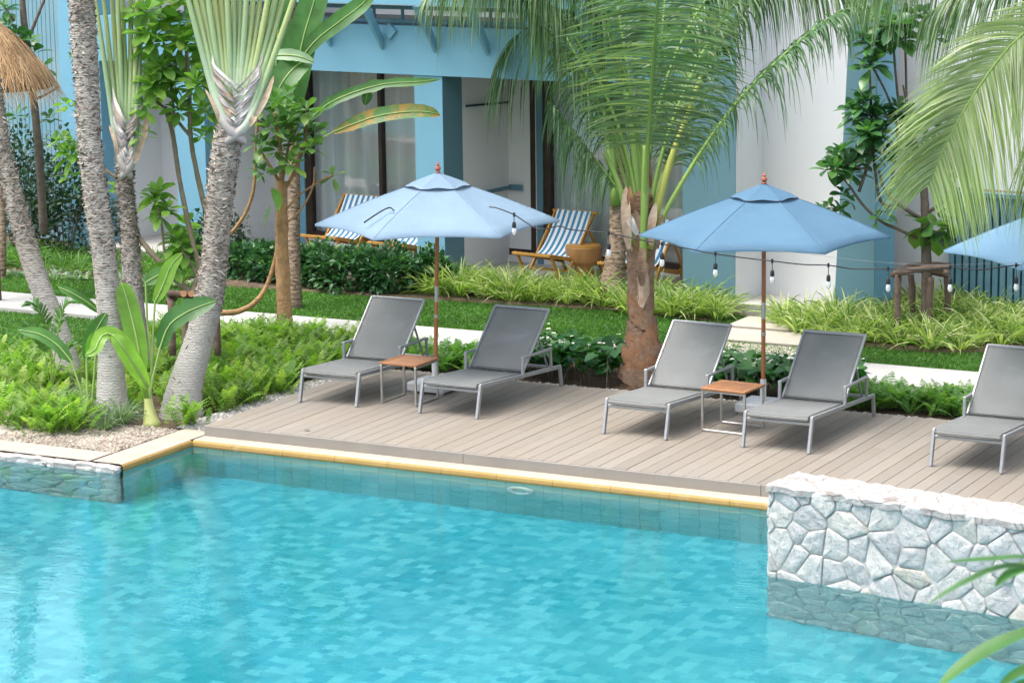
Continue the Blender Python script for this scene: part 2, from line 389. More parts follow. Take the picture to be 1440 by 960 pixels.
def mat_deck():
    m, t, out = nt('deck_boards')
    a = t.nodes.new('ShaderNodeAttribute'); a.attribute_name = 'rnd'
    col = ramp(t, a.outputs['Fac'], [(0, (.203, .181, .153)), (.5, (.262, .236, .20)), (1, (.227, .207, .18))])
    g = noise(t, 1, 5, vec=mapping(t, (50, 2.2, 10)))
    col = mixc(t, ramp(t, g, [(.3, 0), (.75, .55)]), col, (.20, .17, .14))
    st = ramp(t, noise(t, .7, 4, dist=.6), [(.42, 0), (.66, .5)]); col = mixc(t, st, col, (.24, .20, .155))
    wv = N(t, 'ShaderNodeTexWave', Scale=28., Distortion=.2, _bands_direction='X'); t.links.new(mapping(t, (1, 1, 1)), wv.inputs[0])
    pbsdf(t, out, col, .62, .35, 0, mixc(t, .4, wv.outputs['Fac'], g), .35, .003); return m
MT['deck'] = mat_deck()
MT['fascia'] = simple('deck_fascia', (.275, .252, .22), (.245, .225, .20), 2.5, .6, .1)
def mat_coping(name, c1, c2, c3, f=.5):
    m, t, out = nt(name)
    col = mixc(t, ramp(t, noise(t, 2.2, 6), [(.35, 0), (.7, 1)]), c1, c2)
    col = mixc(t, ramp(t, noise(t, 7, 6, dist=1.), [(.55, 0), (.75, f)]), col, c3)
    br = N(t, 'ShaderNodeTexBrick', Scale=1., Color1=(1, 1, 1, 1), Color2=(.94, .94, .94, 1), Mortar=(.6, .55, .5, 1)); br.offset = 0.
    br.inputs['Mortar Size'].default_value = .004; br.inputs['Brick Width'].default_value = .6; br.inputs['Row Height'].default_value = .6
    t.links.new(mapping(t, (1, 1, 1), loc=(.1, .25, 0)), br.inputs[0])
    col = mixc(t, 1., col, br.outputs['Color'], 'MULTIPLY')
    pbsdf(t, out, col, .7, .3, 0, noise(t, 60, 4), .2, .003); return m
MT['coping'] = mat_coping('sandstone_coping', (.42, .37, .295), (.37, .32, .25), (.31, .24, .165))
MT['coping_edge'] = mat_coping('ochre_coping_edge', (.38, .245, .085), (.33, .205, .06), (.42, .31, .17), .8)
def mat_tile(name, c1, c2, c3, bw, bh, mortar, axis='XZ', off=.5, dark=None):
    m, t, out = nt(name)
    co = t.nodes.new('ShaderNodeTexCoord').outputs['Object']; s = t.nodes.new('ShaderNodeSeparateXYZ'); t.links.new(co, s.inputs[0])
    cb = t.nodes.new('ShaderNodeCombineXYZ')
    t.links.new(s.outputs['XYZ'.index(axis[0])], cb.inputs[0]); t.links.new(s.outputs['XYZ'.index(axis[1])], cb.inputs[1])
    br = N(t, 'ShaderNodeTexBrick', Scale=1., Color1=rgba(c1), Color2=rgba(c2), Mortar=rgba(mortar)); br.offset = off
    br.inputs['Mortar Size'].default_value = .006; br.inputs['Brick Width'].default_value = bw; br.inputs['Row Height'].default_value = bh
    t.links.new(cb.outputs[0], br.inputs[0])
    vo = N(t, 'ShaderNodeTexWhiteNoise', _noise_dimensions='2D')
    sn = t.nodes.new('ShaderNodeVectorMath'); sn.operation = 'SNAP'; sn.inputs[1].default_value = (bw, bh, 1); t.links.new(cb.outputs[0], sn.inputs[0]); t.links.new(sn.outputs[0], vo.inputs['Vector'])
    col = mixc(t, ramp(t, vo.outputs['Value'], [(.15, 0), (.6, .22), (.97, .62)]), br.outputs['Color'], c3)
    big = ramp(t, noise(t, .5, 3), [(.35, 0), (.7, .35)]); col = mixc(t, big, col, c3)
    pbsdf(t, out, col, .35, .4); return m
MT['pool_floor'] = mat_tile('turquoise_tile', (.012, .225, .28), (.022, .262, .315), (.16, .45, .495), .115, .115, (.02, .27, .34), 'XY', 0.)
MT['pool_wall'] = mat_tile('green_tile', (.15, .42, .42), (.22, .48, .47), (.33, .56, .54), .2, .2, (.08, .25, .27), 'XZ', 0.)
def mat_stone():
    m, t, out = nt('pale_rubble_stone')
    a = t.nodes.new('ShaderNodeAttribute'); a.attribute_name = 'rnd'
    col = ramp(t, a.outputs['Fac'], [(0, (.49, .485, .475)), (.5, (.60, .59, .57)), (.85, (.66, .645, .60)), (1, (.56, .52, .43))])
    n1 = noise(t, 9, 8, rough=.75, dist=.8); col = mixc(t, ramp(t, n1, [(.42, 0), (.66, .75)]), col, (.70, .695, .68))
    col = mixc(t, ramp(t, noise(t, 34, 8, rough=.85), [(.50, 0), (.64, .75)]), col, (.28, .29, .30))
    h = mixc(t, .5, n1, noise(t, 30, 8, rough=.8)); pbsdf(t, out, col, .85, .3, 0, h, 1., .035); return m
MT['stone'] = mat_stone()
def mat_top():
    m, t, out = nt('rough_stone_top')
    col = mixc(t, ramp(t, noise(t, 8, 7, rough=.7), [(.35, 0), (.65, 1)]), (.60, .575, .555), (.43, .40, .375))
    col = mixc(t, ramp(t, noise(t, 30, 7, rough=.8), [(.54, 0), (.68, .6)]), col, (.2, .185, .17))
    vo = N(t, 'ShaderNodeTexVoronoi', Scale=3.6); vo.feature = 'DISTANCE_TO_EDGE'; t.links.new(mapping(t, (1, 1.5, 1)), vo.inputs['Vector'])
    col = mixc(t, ramp(t, vo.outputs['Distance'], [(0., .8), (.03, 0)]), col, (.2, .17, .14))
    pbsdf(t, out, col, .95, .2, 0, noise(t, 26, 8, rough=.8), 1., .03); return m
MT['stone_top'] = mat_top()
MT['mortar'] = simple('mortar', (.52, .52, .5), (.40, .40, .38), 9, .95, .5, 50)
MT['mortar_top'] = MT['mortar']
MT['pebble'] = leafmat('pebble', (.22, .21, .2), (.42, .40, .37), .8, 0., (.6, .57, .52), 3)
MT['pebble_sand'] = leafmat('sandy_pebble', (.2, .165, .13), (.36, .31, .25), .8, 0., (.46, .43, .37), 3)
def mat_glass_thin():
    m, t, out = nt('window_glass')
    fr = N(t, 'ShaderNodeFresnel', IOR=1.5); tr = t.nodes.new('ShaderNodeBsdfTransparent'); tr.inputs[0].default_value = (.93, .97, .96, 1)
    gl = t.nodes.new('ShaderNodeBsdfGlossy'); gl.inputs['Roughness'].default_value = .03
    b = N(t, 'ShaderNodeBump', Strength=.05, Distance=.02); t.links.new(noise(t, 1.5, 2), b.inputs['Height']); t.links.new(b.outputs[0], gl.inputs['Normal'])
    mr = maprange(t, fr.outputs[0], 0, 1, .07, 1); mx = t.nodes.new('ShaderNodeMixShader'); t.links.new(mr, mx.inputs[0])
    t.links.new(tr.outputs[0], mx.inputs[1]); t.links.new(gl.outputs[0], mx.inputs[2]); t.links.new(mx.outputs[0], out.inputs[0]); return m
MT['glass'] = mat_glass_thin()
def mat_bulb():
    m, t, out = nt('clear_bulb_glass'); p = pbsdf(t, out, (.9, .92, .92), .08, .8); p.inputs['Transmission Weight'].default_value = .55; return m
MT['wire_grey'] = simple('thin_wire', (.22, .24, .25), None, 5, .5)
MT['bulb'] = mat_bulb()
def mat_water():
    m, t, out = nt('pool_water')
    v = mapping(t, (1.6, 2.4, 1)); n1 = noise(t, 1.3, 2, vec=v, dist=.4); n2 = noise(t, 6., 2, vec=v)
    b1 = N(t, 'ShaderNodeBump', Strength=.075, Distance=.05); t.links.new(n1, b1.inputs['Height'])
    b2 = N(t, 'ShaderNodeBump', Strength=.09, Distance=.02); t.links.new(n2, b2.inputs['Height']); t.links.new(b1.outputs[0], b2.inputs['Normal'])
    g = t.nodes.new('ShaderNodeBsdfGlass'); g.inputs['IOR'].default_value = 1.33; g.inputs['Roughness'].default_value = 0.; g.inputs['Color'].default_value = (.9, 1, 1, 1)
    g.inputs['Color'].default_value = (.76, .97, .985, 1); t.links.new(b2.outputs[0], g.inputs['Normal']); t.links.new(g.outputs[0], out.inputs[0]); return m
MT['water'] = mat_water()
# ================================================================== SETTING
ZG = -.12      # soil / gravel level (deck top = 0)
ZW = -.175     # water level
YB = 21.78     # deck front edge
YP = 21.54     # pool back edge (coping nose)
ZF = -1.30     # pool floor
cornerL = Zp(159.4, 652, -.11)
XL = float(Zp(278, 617, -.11)[0])-.02
YS = float(cornerL[1])           # front edge of left stone faced part
def struct(o): o['kind'] = 'structure'; return o
def sheet(name, rects, z, mat, parent=None):
    mb = MB()
    for (x0, x1, y0, y1) in rects: mb.quad((x0, y0, z), (x1, y0, z), (x1, y1, z), (x0, y1, z))
    return mb.build(name, mat, parent)
XR = 9.
struct(sheet('ground', [(-300, 300, YP+.02, 300), (-300, XL-.02, YS+.02, YP+.02), (-300, 300, -300, 3.), (-300, -34, 3., YS+.02), (XR, 300, 3., YP+.02)], ZG, MT['soil']))
# pool
struct(sheet('pool_floor', [(-34, XR, 3., YP)], ZF, MT['pool_floor']))
pw = MB()
def vwall(mb, p, q, z0, z1, m=0): mb.quad((p[0], p[1], z0), (q[0], q[1], z0), (q[0], q[1], z1), (p[0], p[1], z1), m)
vwall(pw, (XL, YP), (XR, YP), ZF, -.17); vwall(pw, (XL, YS), (XL, YP), ZF, -.17)
vwall(pw, (XR, YP), (XR, 3.), ZF, -.13); vwall(pw, (-34, 3.), (XR, 3.), ZF, -.13); vwall(pw, (-34, 3), (-34, YS), ZF, -.13)
struct(pw.build('pool_wall', MT['pool_wall']))
struct(sheet('pool_water', [(-34, XR, 3., YP-.001), ], ZW, MT['water']))
# coping (rounded ochre nose + pale top)
cp = MB()
def coping(mb, p, q, inward, w=.42, z=-.108, r=.05):
    """p,q pool-side edge; inward = unit vector away from pool"""
    prof = [(0, -.085, 1), (-.006, -.05, 1), (0, -.022, 1), (.018, -.004, 1), (.04, 0, 0), (w, 0, 0)]
    for (a, za, _), (b, zb, k) in zip(prof[:-1], prof[1:]):
        A = [(p[0]+inward[0]*a, p[1]+inward[1]*a, z+za), (q[0]+inward[0]*a, q[1]+inward[1]*a, z+za), (q[0]+inward[0]*b, q[1]+inward[1]*b, z+zb), (p[0]+inward[0]*b, p[1]+inward[1]*b, z+zb)]
        mb.add(A, [(0, 1, 2, 3)], 1 if za < -.015 else 0)
coping(cp, (XL-.0, YP), (XR, YP), (0, 1))
coping(cp, (XL, YS), (XL, YP), (-1, 0), .36, -.104)
o = cp.build('pool_coping', [MT['coping'], MT['coping_edge']], smooth=False); struct(o)
X0_ = XL+.02
# left paving beside the pool
lp = MB(); 
lp.quad((XL-.38, YS, -.1), (XL-.02, YS, -.1), (XL-.02, YS+.30, -.1), (XL-.38, YS+.30, -.1))
pav = [(-30, XL-.38, YS-.02, YS+.36)]
struct(sheet('pool_paving', pav, -.1, MT['coping']))
struct(sheet('corner_paving', [(XL-.36, X0_-.03, YP+.0, YP+.42)], -.1025, MT['coping']))
struct(sheet('pool_terrace', [(-30, float(Zp(60, 590, -.1)[0]), YS+.37, YS+1.0)], -.106, MT['paver']))
# ------------------------------------------------ rubble stone faces
def clip_poly(poly, nx, ny, c):
    out = []
    for i in range(len(poly)):
        a, b = poly[i], poly[(i+1) % len(poly)]; da, db = a[0]*nx+a[1]*ny-c, b[0]*nx+b[1]*ny-c
        if da <= 0: out.append(a)
        if (da < 0 < db) or (db < 0 < da):
            t = da/(da-db); out.append((a[0]+(b[0]-a[0])*t, a[1]+(b[1]-a[1])*t))
    return out
def rubble(name, o0, u, v, n, W, H, cell, mat, parent=None, gap=.004, depth=.024, seed=1, asp=1.0, rot=0.):
    rnd = random.Random(seed); o0, u, v, n = [np.asarray(x, float) for x in (o0, u, v, n)]
    pts = []; nx = max(2, round(W/cell/asp)); ny = max(1, round(H/cell))
    cr, sr = math.cos(rot), math.sin(rot); M_ = int(max(W/cell/asp, H/cell)*1.5)+2
    for i in range(-M_, M_+1):
        for j in range(-M_, M_+1):
            a_, b_ = (i+rnd.uniform(-.46, .46)+(j % 2)*.5)*cell*asp, (j+rnd.uniform(-.44, .44))*cell; x_, y_ = W/2+a_*cr-b_*sr, H/2+a_*sr+b_*cr
            if -cell < x_ < W+cell and -cell < y_ < H+cell: pts.append((x_, y_))
    V = []; F = []; R = []
    for k, p in enumerate(pts):
        poly = [(0, 0), (W, 0), (W, H), (0, H)]
        if not (-cell < p[0] < W+cell): continue
        for l, q in enumerate(pts):
            if l == k or abs(p[0]-q[0]) > 3*cell*asp+.3 or abs(p[1]-q[1]) > 3*cell+.3: continue
            dx, dy = q[0]-p[0], q[1]-p[1]; poly = clip_poly(poly, dx, dy, (q[0]**2+q[1]**2-p[0]**2-p[1]**2)/2)
            if len(poly) < 3: break
        if len(poly) < 3: continue
        cx = sum(a[0] for a in poly)/len(poly); cy = sum(a[1] for a in poly)/len(poly)
        # shrink by gap, round corners, resample
        pl = [(cx+(a-cx)*(1-gap/max(.03, math.hypot(a-cx, b-cy))), cy+(b-cy)*(1-gap/max(.03, math.hypot(a-cx, b-cy)))) for a, b in poly]
        for _ in range(2):
            q = []
            for i in range(len(pl)):
                a, b = pl[i], pl[(i+1) % len(pl)]; w_ = .09 if _ == 0 else .25
                q += [(a[0]*(1-w_)+b[0]*w_, a[1]*(1-w_)+b[1]*w_), (a[0]*w_+b[0]*(1-w_), a[1]*w_+b[1]*(1-w_))]
            pl = q
        m = len(pl); hh = depth*rnd.uniform(.8, 1.2); tl = (rnd.uniform(-.10, .10), rnd.uniform(-.10, .10)); b0 = len(V); r_ = rnd.random()
        f1 = (rnd.uniform(5, 12), rnd.uniform(0, 6), rnd.uniform(5, 12), rnd.uniform(0, 6))
        rings = ((1.0, -.02), (.99, hh*.5), (.965, hh*.85), (.90, hh), (.55, hh*1.1), (.28, hh*1.12))
        for s_, z_ in rings:
            for a, b in pl:
                x, y = cx+(a-cx)*s_, cy+(b-cy)*s_
                dz = z_ + ((x-cx)*tl[0]+(y-cy)*tl[1])*(z_ > 0) + (0 if z_ <= 0 else .006*math.sin(x*f1[0]*5+f1[1])*math.cos(y*f1[2]*5+f1[3])+rnd.uniform(-.003, .003))
                V.append(o0+u*x+v*y+n*dz)
        V.append(o0+u*cx+v*cy+n*hh*1.12)
        L = len(rings)
        for q in range(L-1):
            for i in range(m): F.append((b0+q*m+i, b0+q*m+(i+1) % m, b0+(q+1)*m+(i+1) % m, b0+(q+1)*m+i)); R.append(r_)
        for i in range(m): F.append((b0+(L-1)*m+i, b0+(L-1)*m+(i+1) % m, b0+L*m)); R.append(r_)
    ob = mesh_np(name, V, F, mat, parent, True, R)
    return ob
# stone wall in the pool, right
wA = Zp(1083, 678, .61); wA[2] = 0
wB = np.array([-4.3, wA[1]-(wA[0]*-1-4.3)*.15, 0]); u = norm(wB-wA); nrm = np.array([u[1], -u[0], 0]); Lw = float(np.linalg.norm(wB-wA))
sw = empty('stone_wall', (wA[0], wA[1], ZF), 'low freestanding wall of pale rubble stone rising from the water', 'wall')
TH = .46
rubble('stone_face', wA+np.array([0, 0, ZF+.01]), u, (0, 0, 1), nrm, Lw, .6-ZF-.01, .195, MT['stone'], sw, seed=5, asp=1.25, rot=-.7)
rubble('end_stones', wA-nrm*TH+np.array([0, 0, ZF+.01]), nrm, (0, 0, 1), -u, TH, .6-ZF-.01, .215, MT['stone'], sw, seed=8)
mb = MB()
c0 = wA+nrm*.006; c1 = wA+u*Lw+nrm*.006; c2 = c1-nrm*(TH-.01); c3 = c0-nrm*(TH-.04)
c0 = c0-u*.006; c3 = c3-u*.006
for a, b in ((c0, c1), (c1, c2), (c2, c3), (c3, c0)): vwall(mb, a, b, ZF, .585)
mb.quad(*[(p[0], p[1], .585) for p in (c0, c1, c2, c3)]); mb.build('mortar_core', MT['mortar'], sw)
# rough top slabs
def rough_top(name, A, u, n_in, L, W, z, mat, parent, step=.03, amp=.014, seed=3, h=.05):
    r = np.random.default_rng(seed); nu, nv = int(L/step), max(3, int(W/step)); V = []; F = []
    ph = r.uniform(0, 6, 8)
    for i in range(nu+1):
        for j in range(nv+1):
            x, y = L*i/nu, W*j/nv
            edge = (j in (0, nv) or i in (0, nu))
            zz = z + amp*(math.sin(x*9+ph[0])*math.cos(y*13+ph[1])*.6+math.sin(x*23+ph[2]+y*17)*.4+math.sin(x*51+ph[3])*math.sin(y*47+ph[4])*.35)+r.normal()*amp*.12 - (.012 if edge else 0)
            xx, yy = x, y
            if j in (0, nv): yy += (.010*math.sin(x*9+ph[5])+.006*math.sin(x*23+ph[6])+r.normal()*.0015)
            V.append(A+u*xx+n_in*yy+np.array([0, 0, zz]))
    F = [(i*(nv+1)+j, (i+1)*(nv+1)+j, (i+1)*(nv+1)+j+1, i*(nv+1)+j+1) for i in range(nu) for j in range(nv)]
    b = len(V)
    rim = [i*(nv+1) for i in range(nu+1)]+[nu*(nv+1)+j for j in range(1, nv+1)]+[i*(nv+1)+nv for i in range(nu-1, -1, -1)]+[j for j in range(nv-1, 0, -1)]
    for k in rim: V.append(V[k]-np.array([0, 0, h]))
    m = len(rim); F += [(rim[(k+1) % m], rim[k], b+k, b+(k+1) % m) for k in range(m)]
    return mesh_np(name, V, F, mat, parent, False)
rough_top('top_slab', wA+nrm*.035-u*.03, u, -nrm, Lw, TH+.06, .605, MT['stone_top'], sw)
# left stone faced edge
le = empty('stone_edging', (-18, YS, ZF), 'rough grey stone edging along the paved corner at the pool', 'edging')
rubble('stone_face', (-25, YS-.06, ZF+.01), (1, 0, 0), (0, 0, 1), (0, -1, 0), 25+XL-.0, -.145-ZF, .21, MT['stone'], le, seed=11, depth=.05, asp=1.25)
mb = MB(); vwall(mb, (-25, YS-.066), (XL-.004, YS-.066), ZF, -.12); mb.build('mortar_core', MT['mortar'], le)
rough_top('top_slab', np.array([-25, YS-.115, 0.]), np.array([1., 0, 0]), np.array([0, 1., 0]), 25+XL-.02, .13, -.112, MT['stone_top'], le, .035, .012, 4, .06)
# pool inlet ring on the submerged wall
p = Yp(743, 696, YP-.02)
ringp = Zp(743, 696, ZW); 
fit = MB(); cx = ringp[0]+(YP-ringp[1])*-.52; 
# ------------------------------------------------ deck
deck = MB(); V = []; F = []; R = []; rr = random.Random(2)
X0 = XL+.02; xx = X0; mbv = 0
bw = .147
while xx < 2.5:
    zz = rr.uniform(-.0015, .0015); r_ = rr.random(); a, b = xx+.0022, xx+bw-.0022
    jy = rr.choice([22.9, 23.6, 24.3]) if rr.random() < .6 else None
    for (y0, y1) in ([(YB, 25.06)] if jy is None else [(YB, jy-.0015), (jy+.0015, 25.06)]):
        n = len(V); r_ = rr.random()
        V += [(a, y0, zz-.016), (a, y0, zz-.003), (a+.003, y0, zz), (b-.003, y0, zz), (b, y0, zz-.003), (b, y0, zz-.016)]
        V += [(x, y1, z) for (x, _, z) in V[n:n+6]]
        F += [(n+i, n+i+1, n+7+i, n+6+i) for i in range(5)]; R += [r_]*5
        F += [(n, n+1, n+2, n+3, n+4, n+5), (n+6, n+7, n+8, n+9, n+10, n+11)[::-1]]; R += [r_]*2
    xx += bw
dk = mesh_np('wooden_deck', V, F, MT['deck'], None, False, R); struct(dk)
sheet('deck_underside', [(X0, 2.5, YB, 25.05)], -.018, MT['stem_dark'], dk)
mb = MB()
xs = [X0-.02, float(Zp(660, 640, -.05)[0]), float(Zp(1068, 690, -.05)[0]), -3.5, 2.5]
for a, b in zip(xs[:-1], xs[1:]): mb.box(((a+b)/2, YB-.014, -.055), (b-a-.003, .024, .106), bev=.003)
mb.box((X0-.012, (YB+25.06)/2, -.06), (.02, 25.06-YB, .116), bev=.003)
mb.build('fascia_board', MT['fascia'], dk)
# small dry leaf on the deck
p = Zp(427, 605.5, .0); lb = LB(); leaf_set(lb, np.array([p+[0, 0, .012]]), norm(np.array([[1., .2, 0.05]])), .07, .035, .1); tag(lb.build('dry_leaf', MT['stem_dark']), 'small brown dry leaf lying on the deck boards', 'leaf')
# ------------------------------------------------ path and lawns
YA1, YA0 = 26.72, 27.72
mb = MB(); x = -34.
while x < 6: mb.box((x+1., (YA0+YA1)/2, -.075), (1.994, YA0-YA1, .09), bev=.006); x += 2.
struct(mb.build('garden_path', MT['path']))
YH = 30.15   # lawn / bed border
struct(sheet('lawn', [(-45, 6, YA0, YH), (-45, -16.9, YS+3.2, YA1), (-120, -26.5, YH+.01, 80)], ZG+.03, MT['lawn']))
def in_view(P, m=25):
    v = P-CAM; d = v@FW; x = 720+FPX*(v@RT)/d; y = 480-FPX*(v@UP)/d
    return (x > -m) & (x < 1440+m) & (y > -m) & (y < 960+m)
def scatter_xy(n, x0, x1, y0, y1, z, cond=None):
    P = np.stack([RNG.uniform(x0, x1, n), RNG.uniform(y0, y1, n), np.full(n, z)], 1); k = in_view(P)
    if cond is not None: k &= cond(P)
    return P[k]
def blades(lb, P, h, w, lean=.5, K=3, rnd=None):
    n = len(P); d = RNG.normal(size=(n, 2)); d = np.hstack([d*lean, np.ones((n, 1))]); d = norm(d); H = h*RNG.uniform(.6, 1.25, n)
    t = np.linspace(0, 1, K); Q = P[:, None, :]+d[:, None, :]*(H[:, None]*t)[..., None]; Q[..., 2] -= (t**2)[None]*H[:, None]*.25
    W = w*np.array([1, .8, .1])[:K] if K == 3 else w*(1-t*.9)
    Nn = norm(RNG.normal(size=(n, 3))*[1, 1, .3]); lb.st(Q, np.tile(W, (n, 1)), Nn, 0, rnd)
lb = LB()
P = scatter_xy(150000, -27, -6, YA0+.01, YH+.02, ZG+.03); blades(lb, P, .055, .014, .8)
P = scatter_xy(45000, -26, -16.9, YS+3.25, YA1-.02, ZG+.03); blades(lb, P, .06, .014, .8)
tag(lb.build('grass', MT['grass']), 'short bright green lawn grass on both sides of the path', 'grass', kind='stuff')
# ------------------------------------------------ gravel
OCT = np.array([(1, 0, 0), (0, 1, 0), (-1, 0, 0), (0, -1, 0), (0, 0, 1.), (0, 0, -.6), (.7, .7, .45), (-.7, .7, .4), (-.7, -.7, .45), (.7, -.7, .4)], float)
OF = [(0, 6, 4), (6, 1, 4), (1, 7, 4), (7, 2, 4), (2, 8, 4), (8, 3, 4), (3, 9, 4), (9, 0, 4), (6, 0, 5), (1, 6, 5), (7, 1, 5), (2, 7, 5), (8, 2, 5), (3, 8, 5), (9, 3, 5), (0, 9, 5)]
def pebbles(name, P, s0, s1, mat, label):
    n = len(P); S = RNG.uniform(s0, s1, n)[:, None]*RNG.uniform(.7, 1.3, (n, 3))*[1, 1, .7]; a = RNG.uniform(0, 6.28, n); c, s = np.cos(a), np.sin(a)
    B = OCT[None]*(1+RNG.normal(size=(n, 10, 3))*.08)*S[:, None, :]; Q = np.stack([B[..., 0]*c[:, None]-B[..., 1]*s[:, None], B[..., 0]*s[:, None]+B[..., 1]*c[:, None], B[..., 2]], -1)+P[:, None, :]
    F = (np.array(OF)[None]+np.arange(n)[:, None, None]*10).reshape(-1, 3)
    return tag(mesh_np(name, Q.reshape(-1, 3), F, mat, None, False, np.repeat(RNG.random(n), 16)), label, 'gravel', kind='stuff')
P = scatter_xy(9000, -15.6, -6.2, 25.07, 25.5, ZG+.012)
P2 = scatter_xy(4000, -15.45, X0-.03, 21.95, 25.3, ZG+.012)
pebbles('gravel', np.vstack([P, P2]), .012, .035, MT['pebble'], 'grey pebbles in a strip along the back and side of the deck')
P = scatter_xy(14000, -18.5, X0-.05, YS+.38, YS+1.5, ZG+.012, lambda Q: ((Q[:, 0] < XL-.38) | (Q[:, 1] > YP+.43)) & ((Q[:, 0] > float(Zp(60, 590, -.1)[0])+.02) | (Q[:, 1] > YS+1.02)))
pebbles('pebbles', P, .010, .026, MT['pebble_sand'], 'sandy and grey pebbles around the palm bases by the paving')
p = Zp(47, 594, -.1); mb = MB(); mb.lathe([(.12, 0), (.15, .02), (.13, .045), (.06, .055)], (p[0], p[1], ZG), 9); tag(mb.build('flat_stone', MT['paver']), 'flat sandy stone lying among the pebbles beside the paving', 'stone')
# ================================================================== BUILDING
ZB = -.10
def fbox(mb, s0, s1, d0, d1, z0, z1, m=0):
    P = [FP(s, d, z) for s in (s0, s1) for d in (d0, d1) for z in (z0, z1)]
    return mb.add(P, [(0, 1, 3, 2), (4, 6, 7, 5), (0, 4, 5, 1), (2, 3, 7, 6), (0, 2, 6, 4), (1, 5, 7, 3)], m)
bld = empty('hotel_building', FP(0, 0, ZB), 'blue and white two storey guest wing behind the garden', 'building')
def bpart(name, mat, *boxes, parent=None):
    mb = MB()
    for b in boxes: fbox(mb, *b)
    return mb.build(name, mat, parent or bld)
zbeam0 = fz(510, 102); zbeam1 = fz(500, 34); ztop = 7.2
sA0, sA1 = fs(91), fs(146); sB0, sB1 = fs(249), fs(290); sC0, sC1 = fs(585), fs(624); sD0, sD1 = fs(960), fs(1034, 0, 350)
sE0, sE1, sF = fs(1172, 0, 420), fs(1230, 0, 350), fs(1335, .45, 330)
print('beam', zbeam0, zbeam1, 's', sA0, sA1, sB0, sB1, sC0, sC1, sD0, sD1, sE0, sE1, sF, 'winbot', fz(945, 378, 1.6), fz(530, 340, 1.6), 'chair', [fz(748, 357, d) for d in (.1, .4, .8)], [round(fz(760,375,d),2) for d in (0,.4,.8,1.2)], 'slattop', [fz(1380, 268, d) for d in (1, 2, 3)], [fz(1120, 414, d) for d in (.5,.75, 1.)])
TK = .46; sSL = fs(1336, 1.2, 330)
for s0, s1, zt_ in ((sA0, sA1, 7.2), (sB0, sB1, zbeam1-.004), (sC0, sC1, zbeam1-.004)): bpart('column', MT['blue_wall'], (s0, s1, 0, TK, ZB, zt_))
mb = MB()
def side_face(s, d0, d1, z0, z1): mb.quad(FP(s, d0, z0), FP(s, d1, z0), FP(s, d1, z1), FP(s, d0, z1))
side_face(sC1+.004, .004, TK-.004, ZB, zbeam0); mb.build('column_return', MT['blue_dark'], bld)  # darker blue puts the shade of this side face into its colour
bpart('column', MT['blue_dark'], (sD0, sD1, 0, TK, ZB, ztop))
mb = MB(); mb.quad(FP(sD1+.003, .002, ZB), FP(sD1+.003, TK, ZB), FP(sD1+.003, TK, ztop), FP(sD1+.003, .002, ztop)); mb.build('column_return', MT['white_wall'], bld)
# tapered pier on the right
zt = 3.9; sEt = fs(1196, 0, 50); mb = MB()
P = [FP(sE0, 0, ZB), FP(sE1, 0, ZB), FP(sE1, .55, ZB), FP(sE0, .55, ZB), FP(sEt, 0, zt), FP(sE1, 0, zt), FP(sE1, .55, zt), FP(sEt, .55, zt)]
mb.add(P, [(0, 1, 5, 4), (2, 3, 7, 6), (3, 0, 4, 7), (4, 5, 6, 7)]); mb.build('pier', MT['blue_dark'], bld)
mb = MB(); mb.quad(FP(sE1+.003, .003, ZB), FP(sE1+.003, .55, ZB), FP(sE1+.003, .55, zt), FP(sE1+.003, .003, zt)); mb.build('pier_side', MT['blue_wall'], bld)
# walls between
DB = 1.6
bpart('wall', MT['white_wall'], (sA0-.3, sA1, TK+.002, 3.2, ZB, ztop), (sB0-.02, sB1-.012, TK+.002, 2.2, ZB, ztop), (sC0, sC1-.012, TK+.002, 2.2, ZB, zbeam0+.5))
bpart('wall', MT['white_wall'], (sD0+.02, sD1-.008, TK+.002, 2.2, ZB, ztop))
sW0, sW1 = fs(430, DB), sC0
bpart('wall', MT['white_wall'], (sA1, sB0-.02, 1.3, 1.5, ZB, ztop), (sB1-.012, fs(420, DB), DB, DB+.2, ZB, zbeam0+.415))
sW2 = fs(765, DB)
bpart('wall', MT['white_wall'], (sC1-.012, fs(756, DB), DB, DB+.2, ZB, zbeam0+.415))
bpart('wall', MT['white_wall'], (sD1-.008, sE0+.3, .76, .96, ZB, ztop))
bpart('wall', MT['white_wall'], (sE1-1.4, sSL, 1.30, 1.6, ZB, ztop), (sSL, 14, 1.33, 1.63, fz(1380, 268, 1.2), ztop))
bpart('window_jamb', MT['blue_wall'], (fs(420, DB)+.002, sW0-.002, DB-.03, DB+.15, ZB, zbeam0+.3))
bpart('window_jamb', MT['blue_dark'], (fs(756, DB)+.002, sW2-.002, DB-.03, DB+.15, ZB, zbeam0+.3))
# recess ceiling + beam + upper floor
bpart('recess_ceiling', MT['white_wall'], (sA0, sD0+.1, TK+.004, 3.0, zbeam0+.42, zbeam0+.50))
bpart('beam', MT['blue_wall'], (sA1+.003, sD0-.003, -.02, TK-.02, zbeam0, zbeam1))
bpart('balcony_floor', MT['gap_shade'], (sA1+.003, sD0-.003, .3, 3.2, zbeam1-.06, zbeam1-.01))  # black colour stands in for the shade in the balcony opening
zu = fz(430, 3, -.25)
bpart('upper_slab', MT['blue_wall'], (sB0-.5, sD0-.01, -.30, .7, zu, zu+.42))
bpart('wall', MT['white_wall'], (sA1+.003, sD0-.004, 2.0, 2.2, zbeam1-.01, zu+3.6))
bpart('upper_wall', MT['blue_wall'], (sB0-.5, sD0-.012, .1, .5, zu+1.2, zu+3.6))
